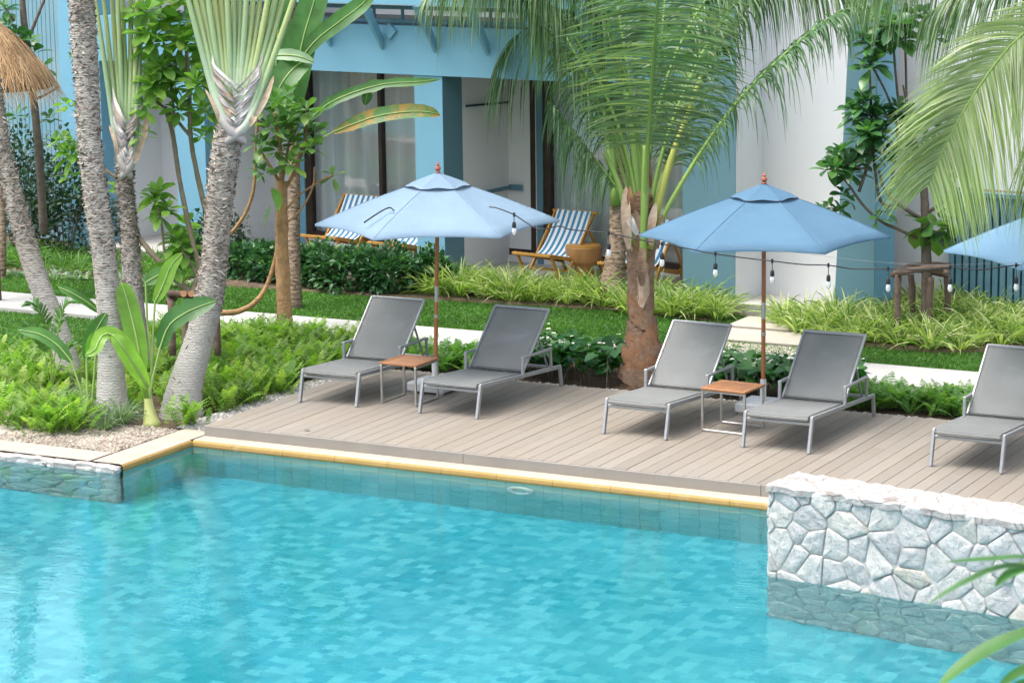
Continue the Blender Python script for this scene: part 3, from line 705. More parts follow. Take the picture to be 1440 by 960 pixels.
# balcony balustrade behind the brackets
mb = MB(); 
for zz in (zbeam1+.03, zu-.09): fbox(mb, sB0-.4, sD0-.02, .06, .11, zz, zz+.05)
x = sB0-.3
while x < sD0-.2: fbox(mb, x, x+.035, .07, .10, zbeam1+.08, zu-.09); x += .48
mb.build('balustrade', MT['slat'], bld)
# slanted brackets carrying the upper slab
for px, pz in ((463, 66), (536, 70), (610, 74), (684, 78), (760, 82), (836, 86), (905, 90)):
    s0 = fs(px, -.02, 60); zb = fz(px, pz, -.02); mb = MB()
    a = [FP(s0, -.024, zb), FP(s0, -.024, zb+.16), FP(s0, -.34, zu-.004), FP(s0, -.50, zu-.004)]
    b = [p+FE*.05 for p in a]
    mb.add(a+b, [(0, 1, 2, 3), (4, 7, 6, 5), (0, 4, 5, 1), (1, 5, 6, 2), (2, 6, 7, 3), (3, 7, 4, 0)]); mb.build('bracket', MT['blue_wall'], bld)
# diamond ornament on beam top
sd, zd = fs(549, -.03, 44), fz(549, 44, -.03); mb = MB(); q = .11
P = [FP(sd, -.06, zd-q), FP(sd+q*1.0, -.06, zd), FP(sd, -.06, zd+q), FP(sd-q, -.06, zd)]; P += [p+FM*.038 for p in P]
mb.add(P, [(0, 1, 2, 3), (0, 4, 5, 1), (1, 5, 6, 2), (2, 6, 7, 3), (3, 7, 4, 0)]); mb.build('diamond_ornament', MT['blue_wall'], bld)
# terrace floors
zfl = .0
bpart('terrace_floor', MT['terrace'], (sA1, sC1+.0, -.25, DB-.002, ZB-.05, zfl), (sC1, sD0-.002, -.25, DB-.002, ZB-.05, zfl))
bpart('entrance_floor', MT['terrace'], (sD1-.006, sE0+.25, -.10, .76, ZB-.05, .035))
bpart('plinth', MT['white_wall'], (sC0-.02, sD0, DB-.02, DB+.1, zfl, fz(945, 379, DB)), (sB1, sC0, DB-.02, DB+.1, zfl, fz(530, 341, DB)))
# windows
def window(s0, s1, z0, z1, mull, dep, split=True):
    fr = MB(); t_ = .075
    fbox(fr, s0, s0+.11, dep-.01, dep+.09, z0, z1); fbox(fr, s1-.08, s1, dep-.01, dep+.09, z0, z1)
    fbox(fr, s0+.11, s1-.08, dep-.01, dep+.09, z0, z0+.09); fbox(fr, s0+.11, s1-.08, dep-.01, dep+.09, z1-.08, z1)
    for m_ in mull: fbox(fr, m_-.03, m_+.03, dep-.012, dep+.088, z0+.09, z1-.08)
    o = fr.build('window', MT['frame_brown'], bld)
    g = MB(); g.quad(FP(s0+.1, dep+.04, z0+.08), FP(s1-.07, dep+.04, z0+.08), FP(s1-.07, dep+.04, z1-.07), FP(s0+.1, dep+.04, z1-.07))
    gp = g.build('pane', MT['glass'], None); gp.data.transform(bld.matrix_basis.inverted()); gp.parent = o
    return o
window(sW0, sC0+.9, fz(530, 341, DB), zbeam0+.26, [fs(536, DB)], DB)
window(sW2, sD0+.9, fz(945, 379, DB), zbeam0+.26, [fs(862, DB)], DB)
def curtain(name_label, s0, s1, z0, z1, dep, waves, amp=.05):
    n = int(waves*10); V = []; F = []
    for j, z in enumerate((z0, z0+.8, z0+1.6, z1)):
        for i in range(n+1):
            t_ = i/n; w_ = math.sin(2*PI*waves*t_+.6*math.sin(7*t_)); V.append(FP(s0+(s1-s0)*t_, dep+amp*w_*(1 if j < 3 else .8)+.01*math.sin(t_*31), z))
    F = [(j*(n+1)+i, j*(n+1)+i+1, (j+1)*(n+1)+i+1, (j+1)*(n+1)+i) for j in range(3) for i in range(n)]
    o = mesh_np('curtain', V, F, MT['curtain'], None, True); tag(o, name_label, 'curtain', 'sheer window curtains'); return o
curtain('sheer white curtain hanging behind the window with the banana leaves in front', fs(446, DB+.25), sC0+.7, fz(530, 341, DB)+.02, zbeam0+.2, DB+.15, 13, .055)
curtain('sheer grey white curtain hanging behind the window beside the coconut palm', fs(782, DB+.25), sD0+.7, fz(945, 379, DB)+.02, zbeam0+.2, DB+.15, 14, .055)
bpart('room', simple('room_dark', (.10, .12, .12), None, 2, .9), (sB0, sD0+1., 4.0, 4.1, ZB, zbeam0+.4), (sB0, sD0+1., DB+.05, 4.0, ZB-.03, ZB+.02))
# wall fittings in the recess
mb = MB(); z_ = fz(650, 150, .75)
mb2 = lambda a, b, w_=.03, h_=.05: mb.bar(a, b, w_, h_)
mb.bar(FP(sC1+.03, TK+.05, fz(655, 150, TK)), FP(sC1+.03, DB-.05, fz(708, 143, DB)), .02, .03); o = mb.build('wall_rail', MT['edge_dark'], bld)
mb = MB(); za = fz(711, 262, DB)
mb.bar(FP(sC1+.05, TK+.3, fz(682, 270, .95)), FP(sC1+.05, DB-.03, za), .03, .05); mb.bar(FP(sC1+.03, DB-.05, za), FP(fs(737, DB), DB-.05, za), .03, .08)
mb.build('towel_rail', MT['slat'], bld)
# dark horizontal hose line on the white wall by the entrance
# slatted screens
def slat_wall(label, s0, s1, d0, d1, z0, z1, pitch, mat, gap=.3):
    root = empty('slatted_screen', FP(s0, d0, z0), label, 'screen'); mb = MB(); n = int((s1-s0)/pitch)
    for i in range(n):
        a = s0+i*pitch; d = d0+(d1-d0)*i/n; fbox(mb, a, a+pitch*(1-gap), d, d+.05, z0, z1)
    mb.build('slat', mat, root); mb = MB()
    P = [FP(s0, d0+.09, z0), FP(s1, d1+.09, z0), FP(s1, d1+.09, z1), FP(s0, d0+.09, z1)]; mb.add(P, [(0, 1, 2, 3)]); mb.build('backing', MT['gap_shade'], root)  # near-black sheet stands in for the shade between slats
    mb = MB(); P = [FP(s0, d0-.03, z1+.003), FP(s1, d1-.03, z1+.003), FP(s1, d1+.12, z1+.003), FP(s0, d0+.12, z1+.003)]; mb.add(P+[p+[0, 0, .05] for p in P], [(0, 1, 2, 3), (4, 5, 6, 7), (0, 4, 5, 1), (1, 5, 6, 2), (2, 6, 7, 3), (3, 7, 4, 0)]); mb.build('top_rail', mat, root)
slat_wall('teal vertical slat screen behind the grassy bed beside the staked tree', sSL+.01, sSL+4.5, 1.15, 1.15, ZB, fz(1380, 268, 1.15)-.08, .098, MT['slat'])
slat_wall('weathered blue slat screen behind the thatched parasol', fs(-30, 1.2), sA0-.02, .9, .35, ZB, 4.5, .105, simple('weathered_blue_slat', (.16, .33, .42), (.26, .38, .43), 1.4, .7), .28)
# steps and slabs from the path to the entrance
mb = MB(); pA = Zp(1032, 445, -.04); pB = Zp(1078, 475, -.04)
xa, xb = fs(1034, -.3, 440), sE0+.2
for k, (y0, y1, zt_) in enumerate(((YA0+.02, YA0+.75, -.07), (YA0+.78, YA0+1.5, -.045), (YA0+1.53, YA0+2.2, -.02))):
    x0 = float(Zp(1015, 470, -.04)[0])-.15; mb.box(((x0*2+1.35)/2, (y0+y1)/2, zt_-.04), (1.35, y1-y0, .08), bev=.006)
struct(mb.build('stepping_path', MT['paver']))
# ================================================================== FURNITURE
def make_lounger():
    root = empty('sun_lounger', (0, 0, 0)); W = .34; t_ = .034
    rail = lambda y: .335-.115*(y/1.83)
    for s in (-1, 1):
        mb = MB(); mb.bar((s*W, .0, 0), (s*W, .085, .335), .030, .042); mb.build('leg', MT['alu'], root, local=True)
        mb = MB(); mb.bar((s*W, 1.86, 0), (s*W, 1.82, .225), .030, .042); mb.build('leg', MT['alu'], root, local=True)
    mb = MB()
    for s in (-1, 1): mb.bar((s*W, .07, rail(.07)), (s*W, 1.84, rail(1.84)), .028, .042)
    mb.bar((-W+.012, .075, .275), (W-.012, .075, .275), .028, .03); mb.bar((-W+.014, 1.02, .245), (W-.014, 1.02, .245), .03, .03); mb.bar((-W+.014, 1.8, .21), (W-.014, 1.8, .21), .03, .03)
    mb.build('frame', MT['alu'], root, local=True)
    for s in (-1, 1):
        mb = MB(); x = s*(W+.004)
        mb.bar((x, .98, .26), (x, .985, .455), .032, .03); mb.bar((x, .97, .465), (x, 1.62, .455), .034, .024); mb.bar((x, 1.6, .445), (x, 1.62, .22), .026, .03)
        mb.build('armrest', MT['alu'], root, local=True)
    def surf(name, pts, w_, sag, thick=.012):
        pts = spline(pts, 22); n = 10; V = []
        for off in (0, -thick):
            for i, p in enumerate(pts):
                tv = i/(len(pts)-1)
                for j in range(n+1):
                    u_ = -1+2*j/n; V.append((u_*w_, p[1], p[2]+off-sag*(1-u_*u_)*math.sin(PI*min(1, tv*1.0))**.7))
        m = len(pts); F = []
        for o_ in (0, 1):
            b = o_*m*(n+1)
            for i in range(m-1):
                for j in range(n):
                    q = (b+i*(n+1)+j, b+i*(n+1)+j+1, b+(i+1)*(n+1)+j+1, b+(i+1)*(n+1)+j); F.append(q if o_ == 0 else q[::-1])
        for i in range(m-1):
            for j in (0, n): F.append((i*(n+1)+j, (i+1)*(n+1)+j, m*(n+1)+(i+1)*(n+1)+j, m*(n+1)+i*(n+1)+j))
        for i in (0, m-1):
            for j in range(n): F.append((i*(n+1)+j, i*(n+1)+j+1, m*(n+1)+i*(n+1)+j+1, m*(n+1)+i*(n+1)+j))
        return mesh_np(name, V, F, MT['sling'], root, True, None, True)
    surf('seat', [(0, .035, .318), (0, .05, .343), (0, .10, .352), (0, .5, .33), (0, 1.0, .298)], .312, .014)
    b = surf('backrest', [(0, 1.02, .315), (0, 1.32, .60), (0, 1.60, .872)], .318, .006)
    mb = MB()
    for s in (-1, 1): mb.bar((s*.326, 1.015, .30), (s*.326, 1.62, .882), .022, .026, up=(0, -1, 1))
    mb.bar((-.33, 1.61, .878), (.33, 1.61, .878), .026, .026); mb.bar((-.32, 1.035, .305), (.32, 1.035, .305), .02, .02, m=1)
    mb.build('backrest_frame', [MT['alu'], MT['black']], root, local=True)
    for s in (-1, 1): mb = MB(); mb.bar((s*.28, 1.42, .66), (s*.28, 1.66, .23), .02, .02); mb.build('support_strut', MT['alu'], root, local=True)
    return root
L0 = make_lounger()
lfeet = [((422, 565.6), (501, 572.5)), ((591.7, 581), (669.3, 589.3)), ((849.8, 609.8), (935.2, 618.8)), ((1044.7, 629), (1137, 638)), ((1306.4, 655.4), (1409.8, 666))]
llab = ['grey sling sun lounger farthest from the stone wall, left of the teak side table', 'grey sling sun lounger on the side of the pale umbrella nearest the coconut palm',
        'grey sling sun lounger between the coconut palm and the slatted side table', 'grey sling sun lounger just in front of the blue umbrella base slab', 'grey sling sun lounger cut off by the edge of the view behind the stone wall']
for k, (a, b) in enumerate(lfeet):
    o = L0 if k == 0 else copy_tree(L0); A, B = Zp(*a, 0), Zp(*b, 0); c = (A+B)/2; o.location = (c[0], c[1], 0); o.rotation_euler.z = math.atan2(B[1]-A[1], B[0]-A[0])*(.8)
    tag(o, llab[k], 'sun lounger', 'grey sun loungers in a row on the deck')
    for ch in o.children:
        if ch.name.startswith('seat') or ch.name.startswith('backrest'): pass
def side_table(loc, rot, label):
    root = empty('side_table', (0, 0, 0), label, 'side table', 'teak topped side tables'); hw, hd, H = .245, .225, .44
    tp = MB(); n = 9; pw_ = 2*hd/n
    # slats run along local y, framed
    for i in range(11): x = -hw+.03+(2*hw-.06)*(i+.5)/11; tp.box((x, 0, H-.008), ((2*hw-.06)/11-.006, 2*hd-.08, .016), bev=.002)
    for s in (-1, 1): tp.box((0, s*(hd-.02), H-.007), (2*hw, .04, .022), bev=.003); tp.box((s*(hw-.015), 0, H-.0075), (.03, 2*hd-.082, .021), bev=.003)
    tp.build('table_top', MT['teak'], root, local=True)
    for s in (-1, 1):
        mb = MB(); y = s*(hd-.02); b = .024
        mb.bar((-hw+.012, y, .0), (-hw+.012, y, H-.02), b, b); mb.bar((hw-.012, y, 0), (hw-.012, y, H-.02), b, b)
        mb.bar((-hw+.024, y, .012), (hw-.024, y, .012), b, b); mb.bar((-hw+.024, y, H-.032), (hw-.024, y, H-.032), b-.004, b-.004); mb.build('leg_frame', MT['steel'], root, local=True)
    root.location = loc; root.rotation_euler.z = rot; return root
# table 2: front left foot px (984.5,606); front right (1053,613)
A, B = Zp(985, 606, 0), Zp(1053, 614, 0); d_ = norm(B-A); c = A+d_*.245+np.array([-d_[1], d_[0], 0])*.225
side_table((c[0], c[1], 0), math.atan2(d_[1], d_[0]), 'square slatted teak side table with steel legs beside the blue umbrella pole')
A = Zp(533.5, 567, 0); c = A+np.array([.235, .24, 0]); side_table((c[0], c[1], 0), PI/2, 'small teak topped side table in front of the pale umbrella pole')
def umbrella(px, py, top, mat, label, R=1.25, lean=(0, 0), rot=0, zr=1.83, zt=2.32, basev=None):
    g = Zp(px, py, 0); root = empty('garden_umbrella', (g[0], g[1], 0), label, 'umbrella', 'garden umbrellas on the deck')
    mb = MB(); mb.box((0, 0, .068), (.45, .45, .095), bev=.012)
    for sx in (-1, 1):
        for sy in (-1, 1): mb.lathe([(.03, 0), (.03, .022)], (sx*.17, sy*.17, 0), 8)
    mb.build('base_slab', MT['concrete_white'], root, local=True)
    mb = MB(); mb.lathe([(.032, .112), (.032, .34), (.026, .345)], n=14); mb.build('base_tube', MT['white_tube'], root, smooth=False, local=True)
    T = np.array([lean[0], lean[1], 1.]); at = lambda z: (T[0]*z, T[1]*z, z)
    mb = MB(); mb.tube([at(.33), at(.98)], .022, 12); mb.tube([at(1.14), at(zt)], .022, 12); mb.build('pole', MT['pole'], root, local=True, autos=True)
    mb = MB(); mb.tube([at(.975), at(1.145)], .0225, 12); mb.tube([at(.80), at(.835)], .025, 12); mb.build('pole_sleeve', MT['steel'], root, local=True, autos=True)
    ax = np.array(at(1.)); n = 6; nr = 9; na = 12
    top_ = np.array(at(zt)); 
    def pt(a, r):   # a in units of rib spacing, r 0..1
        k = math.floor(a); f = a-k; A = np.array([math.cos(2*PI*k/n+rot), math.sin(2*PI*k/n+rot)]); B = np.array([math.cos(2*PI*(k+1)/n+rot), math.sin(2*PI*(k+1)/n+rot)])
        xy = (A*(1-f)+B*f)*r*R; edge = 4*f*(1-f); xy *= (1-.035*edge*r)
        z = zt+(zr-zt)*(.78*r+.22*r*r) + .035*edge*r*r*.6 - .02*math.sin(PI*r)*edge
        return np.array([xy[0]+T[0]*z, xy[1]+T[1]*z, z])
    V = []; F = []
    for i in range(nr+1):
        for j in range(n*na): V.append(pt(j/na, max(.02, i/nr)))
    m = n*na; F = [(i*m+j, (i+1)*m+j, (i+1)*m+(j+1) % m, i*m+(j+1) % m) for i in range(nr) for j in range(m)]
    base = len(V)   # small hanging hem
    for j in range(m): V.append(V[nr*m+j]+np.array([0, 0, -.022]))
    F += [(nr*m+j, base+j, base+(j+1) % m, nr*m+(j+1) % m) for j in range(m)]
    cn = mesh_np('canopy', V, F, mat, root, True, None, True)
    mb = MB()
    for k in range(n):
        mb.tube([pt(k, r)+np.array([0, 0, .002]) for r in (.2, .4, .6, .8, 1.0)], .0035, 5)
    s_ = mb.build('seam', mat, root, local=True); 
    # vent cap with scalloped edge
    V = []; F = []; vr = .27
    for i in range(6):
        r = vr*i/5
        for j in range(m):
            a = j/na; f = a-math.floor(a); p = pt(a, max(.015, r)); sc_ = 1-.16*(i/5)**2*(abs(math.sin(PI*f*1.0))<.35)
            V.append(np.array([p[0]*1.0, p[1], p[2]+.045-.02*(i/5)]) + (np.array([0, 0, -.012*math.cos(2*PI*f)]) if i == 5 else 0))
    F = [(i*m+j, (i+1)*m+j, (i+1)*m+(j+1) % m, i*m+(j+1) % m) for i in range(5) for j in range(m)]
    mesh_np('vent_cap', V, F, mat, root, True, None, True)
    mb = MB(); loop = [V[5*m+j] for j in range(m)]; loop.append(loop[0]); mb.tube(loop, .005, 5, cap=False); mb.build('vent_trim', MT['edge_dark'], root, local=True)
    mb = MB(); c = top_; mb.lathe([(.012, .02), (.03, .045), (.018, .06), (.034, .08), (.03, .1), (.012, .112), (.02, .125), (.012, .14), (.004, .155)], (c[0], c[1], c[2]), 12); mb.build('finial', MT['finial'], root, local=True, autos=True)
    for k in range(n):
        mb = MB(); mb.bar(pt(k, .05)-np.array([0, 0, .03]), pt(k, .985)-np.array([0, 0, .018]), .016, .022)
        st_ = pt(k, .52)-np.array([0, 0, .03]); mb.bar(at(zr-.08), st_, .014, .02); mb.build('rib', MT['pole'], root, local=True)
    mb = MB(); mb.tube([at(zr-.13), at(zr-.05)], .036, 12); mb.build('hub', MT['pole'], root, local=True)
    return root, pt, g
U1, pt1, g1 = umbrella(612, 549, None, MT['canopy_pale'], 'pale faded blue umbrella with cable across its canopy, pole leaning', 1.30, lean=(.035, .0), rot=math.radians(-31))
U2, pt2, g2 = umbrella(1073, 579, None, MT['canopy_blue'], 'deeper blue umbrella standing between the coconut palm and the stone wall', 1.27, rot=math.radians(-40))
o_, pt3, g3 = umbrella(1505, 612, None, MT['canopy_mid'], 'light blue umbrella cut off by the edge of the view', 1.26, rot=math.radians(-38))
# ------------------------------------------------ deck chairs and stools on the terrace
def deck_chair():
    root = empty('deck_chair', (0, 0, 0)); W = .31
    mb = MB()
    for s in (-1, 1):
        mb.bar((s*W, .50, .84), (s*W, -.12, .12), .03, .05)      # back rails
        mb.bar((s*(W-.035), -.52, .40), (s*(W-.035), .62, .14), .03, .05)   # seat rails
        mb.bar((s*(W+.032), .34, .64), (s*(W+.032), .66, .16), .026, .04)   # prop
        mb.bar((s*(W-.036), -.46, .37), (s*(W-.036), -.26, .0), .03, .045)
        mb.bar((s*W, .60, .2), (s*W, .72, .0), .03, .045)
    mb.bar((-W-.05, .51, .85), (W+.05, .51, .85), .04, .045); mb.bar((-W, -.53, .40), (W, -.53, .40), .045, .035); mb.bar((-W, -.1, .14), (W, -.1, .14), .03, .03); mb.bar((-W, .62, .17), (W, .62, .17), .03, .03)
    for k in range(6): mb.bar((-W+.02, -.44+k*.055, .375-k*.013), (W-.02, -.44+k*.055, .375-k*.013), .012, .012)
    mb.build('frame', MT['yellow_wood'], root, local=True)
    pts = spline([(0, -.53, .425), (0, -.28, .33), (0, .02, .34), (0, .28, .56), (0, .49, .87)], 26); V = []; n = 8; w_ = .275
    for p in pts:
        for j in range(n+1): V.append((w_*(-1+2*j/n), p[1], p[2]))
    F = [(i*(n+1)+j, i*(n+1)+j+1, (i+1)*(n+1)+j+1, (i+1)*(n+1)+j) for i in range(25) for j in range(n)]
    mesh_np('sling', V, F, MT['stripe'], root, True, None, True); return root
C0 = deck_chair()
# chair 3 front bar centre px (748,357)
chs = [(448, 332, .30, 'striped deck chair leaning back at the far end, beside the brown window frame'), (536, 343, .38, 'striped deck chair hidden mostly by the pale umbrella canopy'),
       (749, 357, .28, 'striped deck chair with yellow wood frame seen whole beside the round stool'), (866, 371, .33, 'striped deck chair half hidden by the palm trunks')]
for k, (px, py, dep, lab) in enumerate(chs):
    o = C0 if k == 0 else copy_tree(C0); 
    p = Zp(px, py, zfl+.41); dpt = float((p-F0)@FM); sv = float((p-F0)@FE); c = FP(sv, max(dpt, -.1)+.53, zfl)
    o.location = c; o.rotation_euler.z = FA+math.radians((0, 2, -2, 3)[k]); tag(o, lab, 'deck chair', 'blue and white striped deck chairs on the terrace'); print('chair', px, dpt)
def stool(px, py, label):
    p = Zp(px, py, zfl+.0); root = empty('wooden_stool', (p[0], p[1], zfl), label, 'stool', 'round wooden stools between the deck chairs')
    mb = MB(); mb.lathe([(.13, 0), (.15, .02), (.125, .18), (.15, .21), (.215, .25), (.245, .33), (.25, .44), (.24, .45)], n=28); mb.build('drum', MT['stool_wood'], root, local=True, autos=True)
    mb = MB(); mb.lathe([(.235, .44), (.238, .462), (.225, .468)], n=28); mb.build('top', MT['yellow_wood'], root, local=True, autos=True)
stool(821, 392, 'round wooden drum stool beside the whole striped deck chair'); stool(503, 360, 'round wooden drum stool below the corner of the pale umbrella')
# ================================================================== VEGETATION
def dg(px, py, z=ZG): return depth_of(Zp(px, py, z))
def path3(pts, d0, dd=0.):
    """pixel guide (x,y[,offset]) at depth d0 (+ offsets) -> 3D points"""
    return [D(p[0], p[1], d0+(p[2] if len(p) > 2 else 0.)+dd) for p in pts]
pxm = lambda d: d/FPX
def trunk(name, guide, d0, mat, parent, n=22, rings=.045, rough=.018, scales=0, zbase=ZG-.05):
    """guide: (px,py,width px[,depth offset])"""
    g = np.array([(a[0], a[1], a[2], a[3] if len(a) > 3 else 0.) for a in guide], float)
    P = np.array([D(a[0], a[1], d0+a[3]) for a in g]); R = g[:, 2]/2*pxm(d0)*.91
    L = np.linalg.norm(np.diff(P, axis=0), axis=1).sum(); m = max(12, int(L/rings))
    Q = spline(np.hstack([P, R[:, None]]), m); P2, R2 = Q[:, :3], Q[:, 3]
    if P2[0][2] < P2[-1][2]: P2[0][2] = min(P2[0][2], zbase)
    V = []; T = np.gradient(P2, axis=0); T /= np.linalg.norm(T, axis=1)[:, None]; a = norm(np.cross(T[0], [0, 1., .2])); ph = random.random()*6
    for i in range(m):
        a = norm(a-T[i]*(a@T[i])); b = np.cross(T[i], a); rj = 1+(rough if i % 2 else -rough*.6)+random.uniform(-rough, rough)*.5
        for k in range(n):
            th = 2*PI*k/n; lump = 1+.03*math.sin(3*th+ph+i*.13)+random.uniform(-rough, rough)*.45
            V.append(P2[i]+T[i]*random.uniform(-.25, .25)*rings*.6+(a*math.cos(th)+b*math.sin(th))*R2[i]*rj*lump)
    F = [(i*n+k, i*n+(k+1) % n, (i+1)*n+(k+1) % n, (i+1)*n+k) for i in range(m-1) for k in range(n)]
    F.append(tuple((m-1)*n+k for k in range(n)))
    if scales:
        k_ = np.where(RNG.random(scales) < .08, RNG.uniform(.05, 1, scales), RNG.uniform(.34, 1, scales)**.8)*(m-1); i0 = np.clip(k_.astype(int), 0, m-2); th = RNG.uniform(0, 6.283, scales); A0 = norm(np.cross(T[i0], [0, 1., .2])); B0 = np.cross(T[i0], A0)
        N0 = A0*np.cos(th)[:, None]+B0*np.sin(th)[:, None]; S0 = np.cross(T[i0], N0); C0_ = P2[i0]+N0*R2[i0][:, None]*.98; L0_ = RNG.uniform(.03, .085, scales)[:, None]
        sgn = RNG.choice([-1, 1], scales)[:, None]; dd = norm(S0*sgn*RNG.uniform(.3, 1., (scales, 1))+T[i0]*RNG.uniform(-.5, .9, (scales, 1))+N0*RNG.uniform(.05, .28, (scales, 1)))
        tq = np.array([0, .5, 1.]); Pq = C0_[:, None]+dd[:, None]*(L0_*tq[None])[..., None]-T[i0][:, None]*0
        lb = LB(); lb.st(Pq, np.tile([.020, .016, .004], (scales, 1))*(.5+.7*(i0/m)[:, None]), norm(N0+RNG.normal(size=(scales, 3))*.5)); lb.build('bark_scales', MT['scale'], parent)
    return mesh_np(name, V, F, mat, parent, True)
MT['sheath_lilac'] = simple('grey_sheath', (.36, .33, .33), (.27, .23, .21), 14, .85, .6, 40, dist=.012)
MT['scale'] = leafmat('bark_scale', (.15, .115, .09), (.40, .35, .30), .9, 0., (.54, .49, .43), 3, .1)
def roots_at(guide, d0): a = guide[0]; return D(a[0], a[1], d0)
# ------------------------------------------------ ravenala / traveller palms (left)
def blade_leaf(lb, pts, width, fold=.12, rnd=None, torn=0., nrm=None, K=16, prof='ban'):
    Q = spline(pts, K)[None]; t = np.linspace(0, 1, K)
    w = width*(np.sin(PI*(t*.93+.05))**.55 if prof == 'ban' else np.sin(PI*t)**.8+.03); w[-1] = width*.08
    if torn: w = w*(1-torn*RNG.random(K))
    if nrm is None: nrm = [0, 0, 1.]
    n_ = np.asarray(nrm, float); n_ = n_/np.linalg.norm(n_)
    lb.st(Q, w[None], np.array([n_]), fold, rnd if rnd is not None else RNG.random(1))
def ravenala(label, guide, d0, fan, mat=MT['trunk_grey'], sc_=1500):
    r = roots_at(guide, d0); root = empty('traveller_palm', (r[0], r[1], ZG), label, 'palm tree', 'grey trunked palms at the corner of the pool')
    trunk('trunk', guide, d0, mat, root, scales=sc_)
    if fan:
        (bx, by, bw), tips, pw_ = fan
        n = len(tips); lbm = None
        for k, tp in enumerate(tips):
            f = (k+.5)/n-.5; af = abs(f)*2; mb = MB(); sgn = 1 if f > 0 else -1
            # outer stalks are older: rooted lower, wrapping over the younger ones -> the V-shaped sheath
            b = D(bx-sgn*bw*.34*af, by+12+af*26, d0-.10-.10*af); b2 = D(bx+f*bw*.75, by-2+af*10, d0-.13-.10*af); q = D(bx+f*bw*1.05+(tp[0]-bx-f*bw)*.30, by-(by-tp[1])*.30, d0-.08-.06*af); e = D(tp[0], tp[1], d0+(k % 3-1)*.12-.03*af)
            far = e+(e-q)*.55; w0 = pw_*pxm(d0)/2; nn = 24
            tt = np.linspace(0, 1, nn); ww = w0*np.interp(tt, [0, .12, .3, .55, 1], [.7, 1.55, 1.25, .9, .5])
            mb.tube(spline([b, b2, q, e, far], nn), list(ww), 9)
            o = mb.build('petiole', MT['petiole_fan'], root, smooth=True); rv = random.uniform(-.12, .25)
            vals = np.array([min(1., max(0., (i_//9)/nn*1.5-.12+rv*min(1, (i_//9)/9))) for i_ in range(len(o.data.polygons))], dtype=np.float32)
            at = o.data.attributes.new('rnd', 'FLOAT', 'FACE'); at.data.foreach_set('value', vals)
            # paddle blade above
            lb = LB(); dirv = norm(far-e); ln = 1.6; side = FM*-1
            pts = [far, far+dirv*ln*.35, far+dirv*ln*.7+np.array([0, 0, -.05]), far+dirv*ln+np.array([0, 0, -.25])]
            blade_leaf(lb, pts, .42, .1, None, .12, side+np.array([0, 0, .4])); lb.build('leaf_blade', MT['banana'], o if False else root)
        rs = random.Random(int(bx))
        for q_ in range(26):
            sg = -1 if q_ % 2 else 1; j = q_//2; y0 = by+20-j*4.6+rs.uniform(-2, 2); x0 = bx-sg*bw*rs.uniform(.0, .35); x1 = bx+sg*bw*(.42+.022*j)+rs.uniform(-1, 2); y1 = y0-rs.uniform(22, 40)
            lb = LB(); blade_leaf(lb, [D(x0, y0, d0-.20), D((x0+x1)/2, (y0+y1)/2+3, d0-.27), D(x1, y1, d0-.18), D(x1+sg*rs.uniform(0, 6), y1-rs.uniform(6, 22), d0-.15)], rs.uniform(4, 7.5)*pxm(d0), .2, None, .25, -FW, 9, 'ov'); lb.build('leaf_sheath', MT[rs.choice(['sheath_lilac', 'sheath_lilac', 'sheath_pale', 'sheath'])], root)
        for (x0, y0, x1, y1, w_) in ((bx+bw*.5, by+8, bx+bw*1.15, by-58, 9), (bx-bw*.5, by+10, bx-bw*.95, by-40, 6), (bx+bw*.3, by+16, bx+bw*.62, by-10, 9)):
            lb = LB(); blade_leaf(lb, [D(x0, y0, d0-.24), D((x0+x1)/2+3, (y0+y1)/2, d0-.26), D(x1, y1, d0-.2)], w_*pxm(d0), .2, None, .2, -FW, 10); lb.build('dry_sheath', MT['sheath'], root)
    return root
MT['sheath_pale'] = simple('pale_sheath', (.58, .56, .53), (.47, .44, .40), 9, .7, .4, 25, dist=.01)
dA, dB_, dC, dD = dg(100, 548), dg(156, 592), dg(196, 540), dg(256, 584)
ravenala('thick grey ringed palm trunk rising straight out of the view beside the pool corner', [(156, 594, 64), (157, 570, 52), (156, 530, 43), (156, 480, 38), (152, 420, 37), (146, 360, 38), (138, 300, 38), (132, 250, 37), (126, 200, 36), (122, 120, 38), (117, 40, 39), (114, -40, 38), (108, -300, 30)], dB_, ((107, -290, 46), [(20+12*q, -440-10*(4-abs(q-7)*.5)) for q in range(15)], 11))
ravenala('palm with grey trunk leaning away to the left edge of the view', [(110, 575, 50), (97, 520, 38), (80, 460, 34), (56, 400, 33), (38, 345, 33), (25, 300, 31), (14, 255, 27), (4, 210, 25), (-8, 140, 27), (-30, 0, 30), (-52, -110, 26)], dA, ((-54, -110, 42), [(-150+12*q, -260) for q in range(15)], 10))
ravenala('slim palm with a narrow fan of green stalks, trunk just behind the thick straight one', [(200, 545, 44), (196, 500, 36), (192, 465, 34), (187, 410, 31), (183, 350, 28), (179, 300, 25), (176, 260, 25), (175, 205, 25)], dC,
    ((178, 216, 26), [(140, 40), (148, 20), (158, 5), (165, -10), (172, -10), (184, -10), (194, -10), (200, -20)], 9))
ravenala('palm with curved grey trunk and a broad pale fan of stalks, nearest the deck', [(255, 590, 72), (258, 560, 60), (268, 520, 50), (280, 480, 45), (290, 440, 44), (297, 400, 43), (303, 350, 41), (307, 300, 41), (312, 250, 42), (318, 210, 43), (330, 155, 36)], dD,
    ((332, 165, 46), [(258, -25), (268, -30), (278, -30), (288, -30), (298, -30), (308, -30), (318, -30), (328, -30), (338, -30), (348, -30), (359, -30), (370, -30), (382, -30), (394, -30), (406, -30), (420, -22)], 10))
